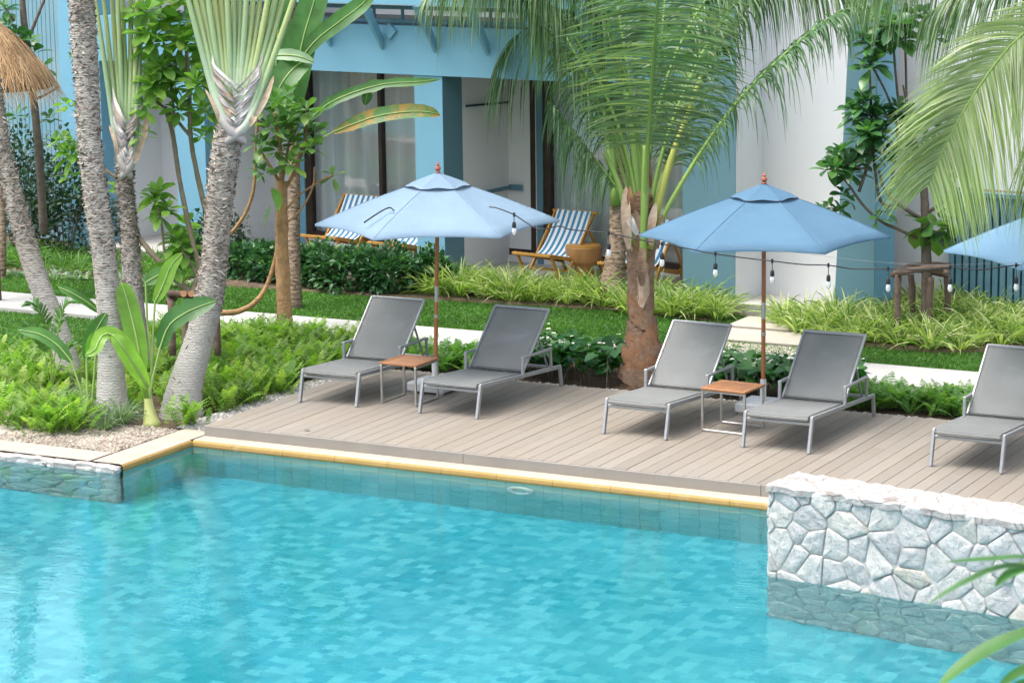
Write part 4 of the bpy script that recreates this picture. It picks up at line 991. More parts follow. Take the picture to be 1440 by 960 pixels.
r = D(2, 400, dg(2, 395)); o = empty('traveller_palm', (r[0], r[1], ZG), 'thin brown palm trunk at the very edge of the view beyond the path', 'palm tree'); trunk('trunk', [(2, 396, 14), (3, 340, 13), (2, 300, 13), (-6, 150, 13)], dg(2, 395), MT['trunk_brown'], o)
# ------------------------------------------------ coconut palms
def frond(parent, guide, d0, L=.55, n=120, mat=MT['frond'], droop=.55, w=.022, side=(1, 1), start=.12, rw=.022, fwd=.55, hang=.5, tilt=None, rmat=None, seed=None, light=None):
    R = spline([D(p[0], p[1], d0+p[2]) for p in guide], 40)
    mb = MB(); mb.tube(R[::2], list(np.linspace(rw, rw*.22, 20)), 7); rc = mb.build('frond', rmat or MT['petiole_coco'], parent, smooth=True)
    at = rc.data.attributes.new('rnd', 'FLOAT', 'FACE'); at.data.foreach_set('value', np.full(len(rc.data.polygons), .1+.5*random.random(), dtype=np.float32))
    t = np.linspace(start, .995, n); idx = t*39; i0 = np.clip(idx.astype(int), 0, 38); f = (idx-i0)[:, None]; B = R[i0]*(1-f)+R[i0+1]*f; T = norm(R[i0+1]-R[i0])
    up = np.array([0, 0, 1.]) if tilt is None else norm(np.asarray(tilt, float)); S = norm(np.cross(T, up)); U = norm(np.cross(S, T))
    env = np.sin(PI*np.clip((t-start)/(1-start)*.86+.12, 0, 1))**.6
    K = 7; k = np.linspace(0, 1, K); lb = LB()
    for sg, on in zip((-1, 1), side):
        if not on: continue
        m = len(t); Ln = L*env*on*RNG.uniform(.85, 1.1, m); fw_ = fwd+.35*t+RNG.normal(size=m)*.07
        d = norm(S*sg*1.0+T*fw_[:, None]+U*(.28+RNG.normal(size=m)*.12)[:, None])
        P = B[:, None]+d[:, None]*(Ln[:, None]*k)[..., None]
        dr = (droop*RNG.uniform(.7, 1.35, m))[:, None]*Ln[:, None]*k**1.9; P[..., 2] -= dr
        # shorten so the length stays plausible while hanging
        P[..., :2] = B[:, None, :2]+(P[..., :2]-B[:, None, :2])*(1-hang*.45*k**2)[None, :, None]
        W = w*np.array([.6, 1, 1, .9, .72, .45, .08])[None]*RNG.uniform(.8, 1.15, (m, 1))
        lb.st(P, W, norm(U+.5*RNG.normal(size=(m, 3))*[1, 1, .4]), .0)
    leaflets = lb.build('leaflets', mat, rc); leaflets.matrix_parent_inverse = Matrix.Identity(4)
    leaflets.data.transform(Matrix.Translation(Vector((0, 0, 0))))
    return rc
dP = dg(902, 538)-.15
b = D(902, 538, dP); coco = empty('coconut_palm', (b[0], b[1], ZG), 'short coconut palm with bulging brown trunk and long green fronds beside the deck', 'palm tree')
trunk('trunk', [(902, 545, 70), (902, 528, 64), (904, 500, 58), (904, 480, 50), (903, 462, 42), (902, 440, 36), (901, 415, 33), (901, 390, 33), (901, 360, 34), (902, 330, 36), (903, 300, 34), (905, 270, 26)], dP, MT['trunk_coco'], coco, rings=.05, rough=.06)
def pet(guide, d0, w0, w1, r_=None, parent=None, mat=None, name='petiole'):
    mb = MB(); P = spline([D(p[0], p[1], d0+(p[2] if len(p) > 2 else 0)) for p in guide], 14); mb.tube(P, list(np.linspace(w0, w1, 14)*pxm(d0)/2), 8)
    o = mb.build(name, mat or MT['petiole_coco'], parent, smooth=True); at = o.data.attributes.new('rnd', 'FLOAT', 'FACE'); at.data.foreach_set('value', np.full(len(o.data.polygons), random.random()*.7 if r_ is None else r_, dtype=np.float32)); return o
# old leaf bases wrapped round the trunk
def plate(lbl, cx, cy, w_, h_, mat, ang=0., off=-.17):
    lb = LB(); a = math.radians(ang); dx, dy = math.sin(a)*h_/2, -math.cos(a)*h_/2
    blade_leaf(lb, [D(cx-dx, cy-dy, dP+off), D(cx-dx*.3, cy-dy*.3, dP+off-.05), D(cx+dx*.4, cy+dy*.4, dP+off-.05), D(cx+dx, cy+dy, dP+off+.02)], w_*pxm(dP), -.18, None, .1, -FW, 10, 'ov')
    return lb.build(lbl, mat, coco)
MT['sheath_rust'] = simple('rusty_sheath', (.27, .14, .07), (.15, .075, .04), 12, .8, .7, 25, dist=.015)
MT['sheath_brown'] = simple('brown_sheath', (.25, .165, .105), (.13, .085, .055), 10, .85, .8, 30, dist=.02)
cg = spline(np.array([[902, 545, 70], [902, 528, 64], [904, 500, 58], [904, 480, 50], [903, 462, 42], [902, 440, 37], [901, 415, 34], [901, 390, 33], [901, 360, 35], [902, 330, 37], [903, 300, 35]], float), 120)
def collar(cy, h_, a0, a1, mat, sh=0., out=1.06, seed=0):
    r_ = random.Random(seed); na, nh = 16, 6; V = []
    for j in range(nh+1):
        for i in range(na+1):
            a = math.radians(a0+(a1-a0)*i/na); e = math.sin(PI*i/na)**.5; y = cy+sh*(i/na-.5)*h_+h_*(.5-j/nh)*(.35+.65*e)+(r_.uniform(-1.5, 1.5) if j in (0, nh) else 0)
            k = int(np.argmin(np.abs(cg[:, 1]-y))); cx, w_ = cg[k][0], cg[k][2]; R_ = w_/2*pxm(dP)*(out+.05*j/nh+.012*math.sin(i*1.7+j))
            c = D(cx, y, dP); V.append(c+RT*math.sin(a)*R_-np.array([FW[0], FW[1], 0])*math.cos(a)*R_)
    F = [(j*(na+1)+i, j*(na+1)+i+1, (j+1)*(na+1)+i+1, (j+1)*(na+1)+i) for j in range(nh) for i in range(na)]
    return mesh_np('leaf_base', V, F, mat, coco, True)
cm = [MT['sheath_rust'], MT['sheath_brown'], MT['sheath'], MT['sheath_brown']]
for k, (cy_, h_, a0, a1, mi, sh) in enumerate(((526, 24, -95, 80, 1, .6), (512, 20, -70, 100, 0, -.6), (498, 22, -100, 40, 0, .5), (492, 20, -20, 100, 1, -.8), (480, 24, -80, 60, 0, .6), (468, 30, -95, 20, 1, .9), (462, 26, -10, 95, 0, -1.2), (446, 30, -70, 80, 1, .8), (432, 34, -95, 10, 0, .8), (424, 36, 0, 95, 1, -1.), (404, 60, -85, -10, 1, 0), (398, 70, -20, 40, 2, 0), (392, 60, 30, 95, 1, 0), (362, 70, -90, -20, 1, 0), (352, 60, -30, 30, 0, 0), (350, 70, 25, 90, 1, 0), (322, 60, -85, 0, 2, 0), (318, 50, 10, 85, 1, 0))): collar(cy_, h_, a0, a1, cm[mi], sh, 1.035+.007*k, k)
for (x0, y0, x1, y1, w_, m_) in ((884, 350, 880, 262, 15, 'sheath'), (915, 345, 922, 285, 13, 'sheath'), (897, 330, 884, 300, 12, 'sheath_pale'), (925, 350, 932, 300, 8, 'sheath_brown'), (890, 300, 886, 262, 9, 'sheath_rust'), (915, 265, 912, 210, 9, 'sheath_rust'), (903, 402, 904, 346, 15, 'sheath_brown')):
    lb = LB(); blade_leaf(lb, [D(x0, y0, dP-.2), D((x0+x1)/2-2, (y0+y1)/2, dP-.24), D(x1, y1, dP-.2)], w_*pxm(dP), .22, None, .15, -FW, 12); lb.build('dry_sheath', MT[m_], coco)
G_ = MT['frond']; GD = MT['frond_dark']; GL = MT['frond_light']
# front central frond, arching up and toward the viewer
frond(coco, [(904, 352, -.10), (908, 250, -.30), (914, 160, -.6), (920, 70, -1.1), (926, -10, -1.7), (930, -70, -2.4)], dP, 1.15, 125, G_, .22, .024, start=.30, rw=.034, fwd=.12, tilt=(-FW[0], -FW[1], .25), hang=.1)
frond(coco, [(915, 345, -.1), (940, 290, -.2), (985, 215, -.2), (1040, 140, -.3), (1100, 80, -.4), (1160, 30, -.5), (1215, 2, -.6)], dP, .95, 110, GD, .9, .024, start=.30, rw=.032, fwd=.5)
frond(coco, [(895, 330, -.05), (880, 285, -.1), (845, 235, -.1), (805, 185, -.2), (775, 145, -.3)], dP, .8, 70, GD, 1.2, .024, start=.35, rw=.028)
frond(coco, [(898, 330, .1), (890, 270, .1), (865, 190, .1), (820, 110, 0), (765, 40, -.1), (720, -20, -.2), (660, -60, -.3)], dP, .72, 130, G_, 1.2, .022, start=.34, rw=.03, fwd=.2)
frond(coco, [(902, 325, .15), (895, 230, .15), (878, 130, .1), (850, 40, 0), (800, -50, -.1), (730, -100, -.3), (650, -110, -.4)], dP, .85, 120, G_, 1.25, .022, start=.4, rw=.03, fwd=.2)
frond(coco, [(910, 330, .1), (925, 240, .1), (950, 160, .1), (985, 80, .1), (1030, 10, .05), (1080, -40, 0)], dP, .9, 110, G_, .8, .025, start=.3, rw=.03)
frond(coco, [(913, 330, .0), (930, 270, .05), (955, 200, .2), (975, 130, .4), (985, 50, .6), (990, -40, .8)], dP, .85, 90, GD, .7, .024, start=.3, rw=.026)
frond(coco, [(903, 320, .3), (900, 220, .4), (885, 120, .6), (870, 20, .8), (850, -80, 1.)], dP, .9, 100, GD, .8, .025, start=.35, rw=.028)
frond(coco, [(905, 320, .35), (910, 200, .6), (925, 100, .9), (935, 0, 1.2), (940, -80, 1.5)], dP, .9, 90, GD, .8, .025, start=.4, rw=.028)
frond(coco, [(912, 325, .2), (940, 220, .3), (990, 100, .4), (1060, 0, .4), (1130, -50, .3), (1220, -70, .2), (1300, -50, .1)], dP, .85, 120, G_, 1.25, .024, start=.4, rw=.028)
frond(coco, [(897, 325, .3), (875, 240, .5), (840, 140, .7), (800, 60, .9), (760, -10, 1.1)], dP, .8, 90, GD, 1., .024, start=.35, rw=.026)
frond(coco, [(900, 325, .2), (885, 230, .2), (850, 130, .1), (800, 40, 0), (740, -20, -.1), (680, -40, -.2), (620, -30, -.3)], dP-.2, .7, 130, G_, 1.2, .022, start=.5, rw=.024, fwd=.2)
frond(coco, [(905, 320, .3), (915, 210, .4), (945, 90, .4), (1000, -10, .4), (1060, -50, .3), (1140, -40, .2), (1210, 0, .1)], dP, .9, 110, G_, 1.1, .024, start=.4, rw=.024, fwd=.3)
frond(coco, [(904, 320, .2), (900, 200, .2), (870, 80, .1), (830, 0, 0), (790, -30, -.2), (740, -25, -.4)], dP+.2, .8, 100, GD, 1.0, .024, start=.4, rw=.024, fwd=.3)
pet([(912, 350, 0), (925, 290), (945, 220), (968, 160), (985, 110)], dP-.12, 13, 6, .9, coco)
pet([(893, 345, 0), (882, 300), (868, 255), (850, 215)], dP-.1, 12, 7, .2, coco)
pet([(899, 340, 0), (896, 270), (890, 200), (880, 130)], dP+.05, 14, 8, .1, coco)
pet([(903, 372, .13), (905, 340, .06), (907, 260, 0), (909, 200, 0)], dP-.24, 12, 11, .35, coco)
# second palm behind
dQ = dg(860, 432); b = D(860, 432, dQ); coco2 = empty('coconut_palm', (b[0], b[1], ZG), 'coconut palm with ringed brown trunk standing behind the short bulging one', 'palm tree')
trunk('trunk', [(858, 440, 52), (860, 420, 46), (862, 395, 38), (865, 370, 32), (868, 340, 28), (870, 300, 26), (868, 250, 24), (868, 190, 22), (872, 120, 20), (876, 40, 18)], dQ, MT['trunk_brown'], coco2, rings=.07, rough=.08)
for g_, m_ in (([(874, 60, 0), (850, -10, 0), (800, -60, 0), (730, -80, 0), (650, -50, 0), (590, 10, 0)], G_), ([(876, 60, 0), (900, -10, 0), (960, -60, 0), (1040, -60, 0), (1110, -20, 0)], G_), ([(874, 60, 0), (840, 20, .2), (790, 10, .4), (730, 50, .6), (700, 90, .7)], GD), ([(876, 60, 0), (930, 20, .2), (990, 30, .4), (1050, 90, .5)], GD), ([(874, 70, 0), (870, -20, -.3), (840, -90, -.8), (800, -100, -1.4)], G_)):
    frond(coco2, g_, dQ, .95, 90, m_, 1.2, .025, start=.15, rw=.025, fwd=.3)
pet([(866, 290), (858, 200), (850, 120), (842, 60)], dQ-.1, 16, 10, .1, coco2)
# palm outside the view at right: light fronds reaching in
dR = 23.; g0 = Zp(1700, 640, ZG); coco3 = empty('coconut_palm', (g0[0], g0[1], ZG), 'pale yellow green coconut fronds hanging into the view from beyond its right edge', 'palm tree')
mb = MB(); mb.tube([(g0[0], g0[1], ZG-.05), D(1690, 300, dR+.5), D(1670, -60, dR)], [.2, .16, .13], 14); mb.build('trunk', MT['trunk_brown'], coco3, smooth=True)
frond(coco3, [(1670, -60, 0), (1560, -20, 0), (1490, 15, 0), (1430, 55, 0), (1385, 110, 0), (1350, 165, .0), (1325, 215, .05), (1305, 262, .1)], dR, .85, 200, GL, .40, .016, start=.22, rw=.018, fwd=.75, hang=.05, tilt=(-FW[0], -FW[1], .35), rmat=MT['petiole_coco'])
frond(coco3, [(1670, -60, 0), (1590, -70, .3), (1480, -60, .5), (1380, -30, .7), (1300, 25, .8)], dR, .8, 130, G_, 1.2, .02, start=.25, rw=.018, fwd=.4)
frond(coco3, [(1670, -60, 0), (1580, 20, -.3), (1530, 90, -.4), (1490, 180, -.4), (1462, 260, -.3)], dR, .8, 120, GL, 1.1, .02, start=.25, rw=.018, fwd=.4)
frond(coco3, [(1670, -60, 0), (1560, -90, .8), (1420, -90, 1.2), (1290, -60, 1.4), (1200, -30, 1.5)], dR, .7, 130, G_, 1.2, .02, start=.3, rw=.018, fwd=.3)
# ------------------------------------------------ leafy trees
def leafy_tree(name, label, cat, base, d0, stems, ros, mat, smat, group=None, dens=1):
    r = D(base[0], base[1], d0); root = empty(name, (r[0], r[1], ZG), label, cat, group)
    for k, (pts, w0, w1) in enumerate(stems):
        mb = MB(); n = max(8, 5*len(pts)); P = spline([D(p[0], p[1], d0+(p[2] if len(p) > 2 else 0)) for p in pts], n); mb.tube(P, list(np.linspace(w0, w1, n)*pxm(d0)/2), 9, jit=.09); mb.build('trunk' if k == 0 else 'branch', smat, root, smooth=True)
    lb = LB()
    for q in ros:
        x, y, L, n = q[:4]; off = q[4] if len(q) > 4 else random.uniform(-.25, .25); ax = q[5] if len(q) > 5 else (random.uniform(-.4, .4), random.uniform(-.5, -.1), .8)
        L *= 1.1; rosette(lb, D(x, y, d0+off), n, L*pxm(d0), L*pxm(d0)*.36, ax, (18, 108), .22)
        if dens > 1: rosette(lb, D(x+random.uniform(-12, 12), y+random.uniform(-12, 12), d0+off+random.uniform(-.2, .2)), n, L*pxm(d0)*.95, L*pxm(d0)*.34, (random.uniform(-.6, .6), random.uniform(-.6, .1), .7), (18, 108), .22)
    lb.build('crown', mat, root); return root
dT = 29.5
leafy_tree('frangipani_tree', 'bright green leafy tree spreading between the two fan palms', 'tree', (268, 470), dT,
    [([(262, 520, 0), (262, 440, 0), (272, 412, 0), (283, 380, 0)], 12, 10), ([(268, 412, 0), (240, 385, 0), (215, 358, 0), (196, 335, .05)], 11, 7), ([(283, 385, 0), (266, 320, .05), (252, 250, .1), (243, 190, .1), (232, 150, .1)], 8, 6), ([(290, 300, .2), (276, 240, .2), (268, 190, .1), (266, 120, 0), (262, 70, 0)], 8, 5),
     ([(266, 190, .1), (240, 160, .1), (214, 138, .1)], 5, 4), ([(200, 345, .1), (170, 260, .1), (130, 230, .2), (100, 225, .2)], 5, 3), ([(232, 375, 0), (228, 320, 0), (222, 290, 0)], 4, 3), ([(283, 400, 0), (268, 370, 0), (255, 350, 0)], 5, 4), ([(245, 160, 0), (236, 90, .1), (228, 50, .1)], 4, 3)],
    [(205, 45, 34, 14), (232, 30, 32, 14), (248, 62, 34, 14), (268, 28, 30, 12), (284, 62, 30, 14), (200, 85, 30, 12), (215, 118, 34, 16), (238, 118, 32, 14), (228, 92, 30, 12), (256, 95, 32, 14), (272, 120, 30, 12), (286, 150, 28, 12), (250, 150, 28, 12), (205, 150, 26, 10), (292, 185, 24, 10), (96, 212, 30, 12), (80, 196, 22, 8), (98, 250, 22, 5), (222, 268, 30, 14), (226, 300, 26, 9), (256, 345, 32, 15), (240, 372, 28, 12), (262, 322, 26, 10), (284, 100, 26, 10), (190, 20, 28, 10), (196, 190, 22, 7), (160, 262, 20, 6), (112, 58, 20, 6), (98, 150, 20, 5), (218, 10, 30, 12), (250, 0, 30, 12), (280, -5, 30, 12)], MT['leaf_bright'], MT['stem'], dens=2)
dT2 = dg(402, 478)
leafy_tree('frangipani_tree', 'small leafy tree with an orange brown trunk left of the loungers', 'tree', (402, 478), dT2,
    [([(402, 490, 0), (402, 470, 0), (399, 420, 0), (397, 360, 0), (396, 300, 0), (396, 255, 0)], 25, 16), ([(306, 440, -.1), (335, 438, -.1), (360, 424, -.1), (378, 395, 0), (390, 350, .05), (394, 318, 0)], 9, 5), ([(324, 330, .1), (345, 300, .1), (357, 262, .1), (360, 200, .1), (365, 150, .1)], 6, 4), ([(396, 262, 0), (380, 235, 0), (368, 215, 0)], 6, 4),
     ([(398, 270, 0), (415, 240, 0), (428, 200, 0), (432, 160, 0)], 6, 3), ([(402, 315, -.05), (425, 292, -.05), (440, 262, -.05), (442, 235, 0)], 3, 2.5), ([(398, 300, 0), (420, 275, 0), (450, 255, 0), (470, 246, 0)], 3, 2.5), ([(396, 260, 0), (394, 210, 0), (386, 160, 0)], 7, 4), ([(396, 262, 0), (405, 210, .1), (414, 160, .1)], 5, 3)],
    [(366, 150, 26, 10), (385, 140, 30, 12), (402, 152, 28, 12), (378, 178, 30, 12), (396, 180, 30, 14), (412, 200, 28, 12), (430, 152, 30, 12), (440, 185, 28, 10), (424, 172, 28, 12), (388, 208, 28, 12), (366, 200, 26, 10), (372, 240, 22, 7), (408, 228, 26, 10), (436, 205, 26, 10), (468, 246, 22, 7), (350, 170, 22, 8), (362, 235, 20, 7), (404, 130, 26, 9)], MT['leaf_mid'], MT['bark_orange'])
# heart shaped creeper leaf on that trunk
lb = LB(); c = D(382, 306, dT2-.15); leaf_set(lb, np.array([c+[0, 0, .14], c+[.05, 0, .35]]), norm(np.array([[-.2, -.5, -1.], [.4, -.4, -.8]])), .3, .22, .05, .1, 6, 'heart'); ol = tag(lb.build('creeper', MT['leaf_mid']), 'large heart shaped creeper leaves hanging on the orange brown trunk', 'plant')
# pale slim grey trunk behind it (banana clump stem)
dBn = dT2+2.0; b = D(413, 380, dBn); ban = empty('banana_plant', (b[0], b[1], ZG), 'tall banana plant with long torn leaves reaching across the window', 'banana plant')
trunk('stem', [(414, 425, 26), (413, 380, 22), (413, 320, 19), (414, 250, 18), (412, 180, 16), (409, 120, 15), (408, 60, 13), (412, -10, 12)], dBn, MT['trunk_brown'], ban, rough=.02, rings=.12)
def banana_leaf(parent, guide, d0, w, mat, torn=.0, nrm=None, stalk=None, fold=.14, K=18):
    lb = LB(); P = [D(p[0], p[1], d0+(p[2] if len(p) > 2 else 0)) for p in guide]; blade_leaf(lb, P, w*pxm(d0), fold, None, torn, nrm if nrm is not None else -FW+np.array([0, 0, .5]), K)
    o = lb.build('leaf', mat, parent); mb = MB(); Q = spline(P, 12); Q = Q+np.array([0, 0, .004])-FW*.006
    if stalk: Q = np.vstack([spline([D(p[0], p[1], d0+(p[2] if len(p) > 2 else 0)) for p in stalk], 8)[:-1], Q])
    mb.tube(Q, list(np.linspace(.016, .004, len(Q))), 6); mb.build('midrib', MT['midrib'], o, smooth=True); return o
MT['midrib'] = simple('leaf_midrib', (.28, .40, .12), (.22, .34, .1), 5, .5)
MT['banana_brown'] = None
def banana_worn():
    m, t, out = nt('worn_banana_leaf'); n_ = noise(t, 5, 5, dist=.5)
    col = mixc(t, ramp(t, n_, [(.45, 0), (.60, 1)]), (.09, .21, .06), (.36, .22, .05)); p = pbsdf(t, out, col, .45, .35)
    tr = t.nodes.new('ShaderNodeBsdfTranslucent'); t.links.new(col, tr.inputs[0]); mx = N(t, 'ShaderNodeMixShader'); mx.inputs[0].default_value = .35
    t.links.new(p.outputs[0], mx.inputs[1]); t.links.new(tr.outputs[0], mx.inputs[2]); t.links.new(mx.outputs[0], out.inputs[0]); return m
MT['banana_brown'] = banana_worn()
MT['banana_pale'] = leafmat('pale_banana_leaf', (.25, .38, .22), (.32, .45, .28), .4, .35, None, 3)
banana_leaf(ban, [(404, 190, 0), (412, 130, -.1), (425, 60, -.1), (448, -20, 0), (460, -90, 0)], dBn-.4, 44, MT['banana'])
banana_leaf(ban, [(392, 180, 0), (388, 110, 0), (392, 30, 0), (400, -60, 0)], dBn-.2, 36, MT['banana'])
banana_leaf(ban, [(424, 82, 0), (447, 55, -.1), (482, 28, -.2), (512, 4, -.2), (528, -22, -.2)], dBn-.5, 30, MT['banana'], .05, None, [(410, 110, 0), (418, 92, 0)])
banana_leaf(ban, [(372, 82, 0), (395, 78, -.15), (420, 80, -.2), (442, 88, -.2)], dBn-.7, 20, MT['banana_pale'], .1)
banana_leaf(ban, [(436, 84, 0), (415, 95, -.1), (395, 120, -.2), (382, 150, -.25)], dBn-.8, 42, MT['banana'], .05)
banana_leaf(ban, [(430, 175, 0), (447, 158, -.1), (470, 142, -.2), (505, 128, -.2), (545, 118, -.2), (585, 116, -.2), (618, 112, -.15)], dBn-.9, 22, MT['banana'], .4, None, [(408, 240, .4), (418, 195, .2)])
banana_leaf(ban, [(470, 186, 0), (495, 176, -.1), (530, 164, -.2), (570, 158, -.2), (600, 158, -.2), (619, 162, -.15)], dBn-1.0, 26, MT['banana_brown'], .12, None, [(410, 250, .5), (430, 210, .3), (455, 192, .1)])
banana_leaf(ban, [(510, 126, 0), (516, 135, 0), (513, 148, 0)], dBn-1.05, 16, MT['banana'], .05, None, None)
# young banana plant by the pool corner
dY = dg(212, 598); b = D(212, 600, dY); yb = empty('young_banana_plant', (b[0], b[1], ZG), 'young banana plant with bright broad leaves at the pool corner', 'banana plant')
mb = MB(); mb.tube(spline([D(214, 603, dY), D(210, 575, dY), D(207, 548, dY), D(204, 530, dY)], 10), [.115, .09, .07, .055, .045, .04, .035, .03, .03, .028], 12); st_ = mb.build('stem', MT['petiole'], yb, smooth=True); at = st_.data.attributes.new('rnd', 'FLOAT', 'FACE'); at.data.foreach_set('value', np.full(len(st_.data.polygons), .9, dtype=np.float32))
YBm = MT['banana_bright']
banana_leaf(yb, [(200, 530, 0), (195, 490, 0), (186, 450, 0), (176, 412, 0), (171, 398, 0)], dY+.1, 30, YBm, 0, -FW)
banana_leaf(yb, [(206, 560, 0), (196, 520, -.1), (176, 486, -.15), (155, 470, -.2), (142, 474, -.3), (134, 492, -.35), (120, 500, -.35)], dY-.1, 24, YBm, .1)
banana_leaf(yb, [(208, 545, -.05), (190, 515, -.2), (172, 487, -.3), (158, 470, -.3)], dY-.25, 26, YBm, .05)
banana_leaf(yb, [(225, 490, 0), (238, 458, -.05), (262, 440, -.1), (285, 430, -.1), (304, 424, -.1)], dY-.1, 36, MT['banana'], .25, None, [(210, 560, 0), (216, 525, 0)])
banana_leaf(yb, [(218, 425, .1), (230, 400, .1), (240, 375, .1), (256, 356, .1)], dY+.2, 22, YBm, 0, -FW, [(212, 540, 0), (215, 470, .1)])
banana_leaf(yb, [(205, 398, .1), (222, 388, .1), (240, 378, .1)], dY+.3, 24, MT['banana'], 0, None, [(214, 520, 0), (206, 440, .1)])
dZ = dg(115, 585); b = D(115, 585, dZ); y2 = empty('young_banana_plant', (b[0], b[1], ZG), 'low banana plant with drooping leaves between the two left palm trunks', 'banana plant')
banana_leaf(y2, [(100, 508, 0), (80, 485, 0), (55, 470, 0), (25, 464, 0)], dZ-.2, 20, MT['banana'], 0, None, [(122, 585, 0), (112, 540, 0)])
banana_leaf(y2, [(122, 505, 0), (128, 480, -.05), (138, 460, -.1), (150, 440, -.1)], dZ-.35, 24, MT['banana'], 0, -FW, [(125, 585, 0), (122, 540, 0)])
banana_leaf(y2, [(124, 500, 0), (132, 478, -.1), (142, 468, -.15)], dZ-.55, 18, YBm, .15, -FW)
banana_leaf(y2, [(138, 438, 0), (122, 425, -.05), (100, 412, -.1), (82, 404, -.1)], dZ-.1, 16, MT['banana'], .2, None, [(128, 585, 0), (136, 480, 0)])
# cycad-like plant
dCy = dg(66, 560); b = D(66, 560, dCy); cyc = empty('palm_seedling', (b[0], b[1], ZG), 'young feathery palm seedling among the ferns by the leaning trunk', 'plant')
for g_ in ([(70, 560, 0), (72, 520, 0), (70, 470, 0), (52, 432, 0), (38, 428, 0)], [(70, 560, 0), (76, 510, 0), (82, 460, 0), (92, 430, 0), (110, 425, 0)], [(70, 560, 0), (66, 510, -.1), (50, 470, -.1), (30, 455, -.1)], [(70, 560, 0), (80, 520, -.1), (95, 490, -.1), (118, 480, -.1)]):
    frond(cyc, g_, dCy-.1, .22, 22, MT['leaf_mid'], .25, .035, start=.45, rw=.008, fwd=.6, hang=0)
# ------------------------------------------------ staked tree on the right
dS = dg(1303, 482); b = D(1303, 482, dS)
stree = leafy_tree('staked_tree', 'young tree with dark glossy leaf rosettes inside a timber stake frame', 'tree', (1303, 482), dS,
    [([(1303, 488, 0), (1303, 430, 0), (1303, 380, 0), (1301, 330, 0), (1301, 300, 0), (1298, 260, 0), (1290, 220, 0), (1283, 190, 0)], 17, 9), ([(1301, 310, 0), (1280, 298, -.05), (1262, 285, -.1), (1245, 268, -.1), (1236, 240, -.1)], 6, 4), ([(1262, 290, 0), (1240, 285, .1), (1232, 250, .1), (1227, 200, .1)], 5, 4),
     ([(1303, 300, 0), (1325, 285, -.1), (1338, 270, -.1), (1345, 235, 0)], 6, 3), ([(1227, 200, .1), (1224, 130, .1), (1222, 80, .1)], 5, 3), ([(1250, 280, 0), (1262, 190, .1), (1250, 140, .1), (1225, 90, .1)], 4, 3), ([(1276, 230, .1), (1275, 150, .1), (1273, 60, .1), (1272, 0, .1)], 4, 3), ([(1268, 180, 0), (1262, 130, .1), (1257, 70, .1), (1255, 10, .1)], 4, 3),
     ([(1290, 335, 0), (1262, 322, .0), (1240, 312, 0), (1215, 290, 0), (1195, 262, 0), (1185, 250, 0)], 5, 3), ([(1300, 260, 0), (1315, 220, 0), (1322, 180, .1), (1326, 130, .1)], 5, 3), ([(1284, 195, 0), (1276, 150, 0), (1270, 120, 0)], 6, 3), ([(1226, 240, 0), (1205, 235, -.1), (1180, 225, -.1)], 3, 2), ([(1208, 270, 0), (1225, 215, 0), (1228, 170, 0)], 5, 3)],
    [(1216, 142, 30, 14), (1236, 152, 32, 15), (1204, 160, 28, 12), (1230, 185, 30, 14), (1208, 190, 28, 12), (1176, 222, 30, 15), (1190, 240, 28, 13), (1165, 235, 26, 10), (1205, 222, 28, 12), (1186, 270, 20, 8), (1168, 290, 24, 9), (1182, 292, 22, 8), (1222, 66, 28, 13), (1222, 92, 32, 11), (1216, 48, 26, 10), (1262, 48, 34, 12), (1250, 34, 30, 12), (1240, 22, 28, 10), (1276, 50, 30, 10), (1252, 212, 22, 8), (1236, 305, 20, 8), (1262, 150, 26, 10), (1280, 160, 24, 10),
     (1268, 205, 24, 9), (1300, 170, 26, 10), (1322, 150, 24, 9), (1330, 200, 26, 10), (1345, 240, 22, 9), (1314, 40, 26, 10), (1300, 20, 28, 10), (1340, 278, 20, 7), (1312, 200, 22, 8), (1226, 210, 26, 10), (1245, 180, 26, 10), (1275, 20, 28, 10), (1225, 20, 26, 10)], MT['leaf_dark'], MT['stem_dark'], dens=2)
lb = LB(); rosette(lb, D(1300, 322, dS-.12), 8, 42*pxm(dS), 24*pxm(dS), (0, -.3, -.3), (40, 100), .25); rosette(lb, D(1326, 325, dS-.1), 7, 40*pxm(dS), 24*pxm(dS), (.2, -.3, -.2), (30, 100), .2); rosette(lb, D(1335, 308, dS-.1), 5, 26*pxm(dS), 14*pxm(dS), (.2, -.2, .5), (20, 80), .2); lb.build('low_leaves', MT['leaf_mid'], stree)
stk = empty('tree_stake_frame', Zp(1296, 482, ZG), 'rough timber frame of tied posts around the young tree trunk', 'tree stake')
for (x, y0, y1, off) in ((1263, 462, 386, -.25), (1281, 455, 386, .35), (1309, 466, 390, -.1), (1331, 452, 388, .3)):
    mb = MB(); P = spline([D(x-1, y0+26, dS+off), D(x+random.uniform(-2, 2), (y0+y1)/2, dS+off), D(x, y1, dS+off)], 9); mb.tube(P, list(np.linspace(.042, .038, 9)), 9, jit=.1); mb.build('post', MT['log'], stk, smooth=True)
for (a, b_) in (((1262, 384, -.3), (1334, 376, -.25)), ((1256, 386, -.25), (1290, 374, .4)), ((1276, 375, .35), (1336, 374, .35)), ((1330, 384, -.3), (1334, 374, .4)), ((1268, 378, 0), (1332, 386, 0))):
    mb = MB(); P = spline([D(a[0], a[1], dS+a[2]), D((a[0]+b_[0])/2, (a[1]+b_[1])/2-2, dS+(a[2]+b_[2])/2), D(b_[0], b_[1], dS+b_[2])], 8); mb.tube(P, .04, 9, jit=.1); mb.build('cross_log', MT['log'], stk, smooth=True)
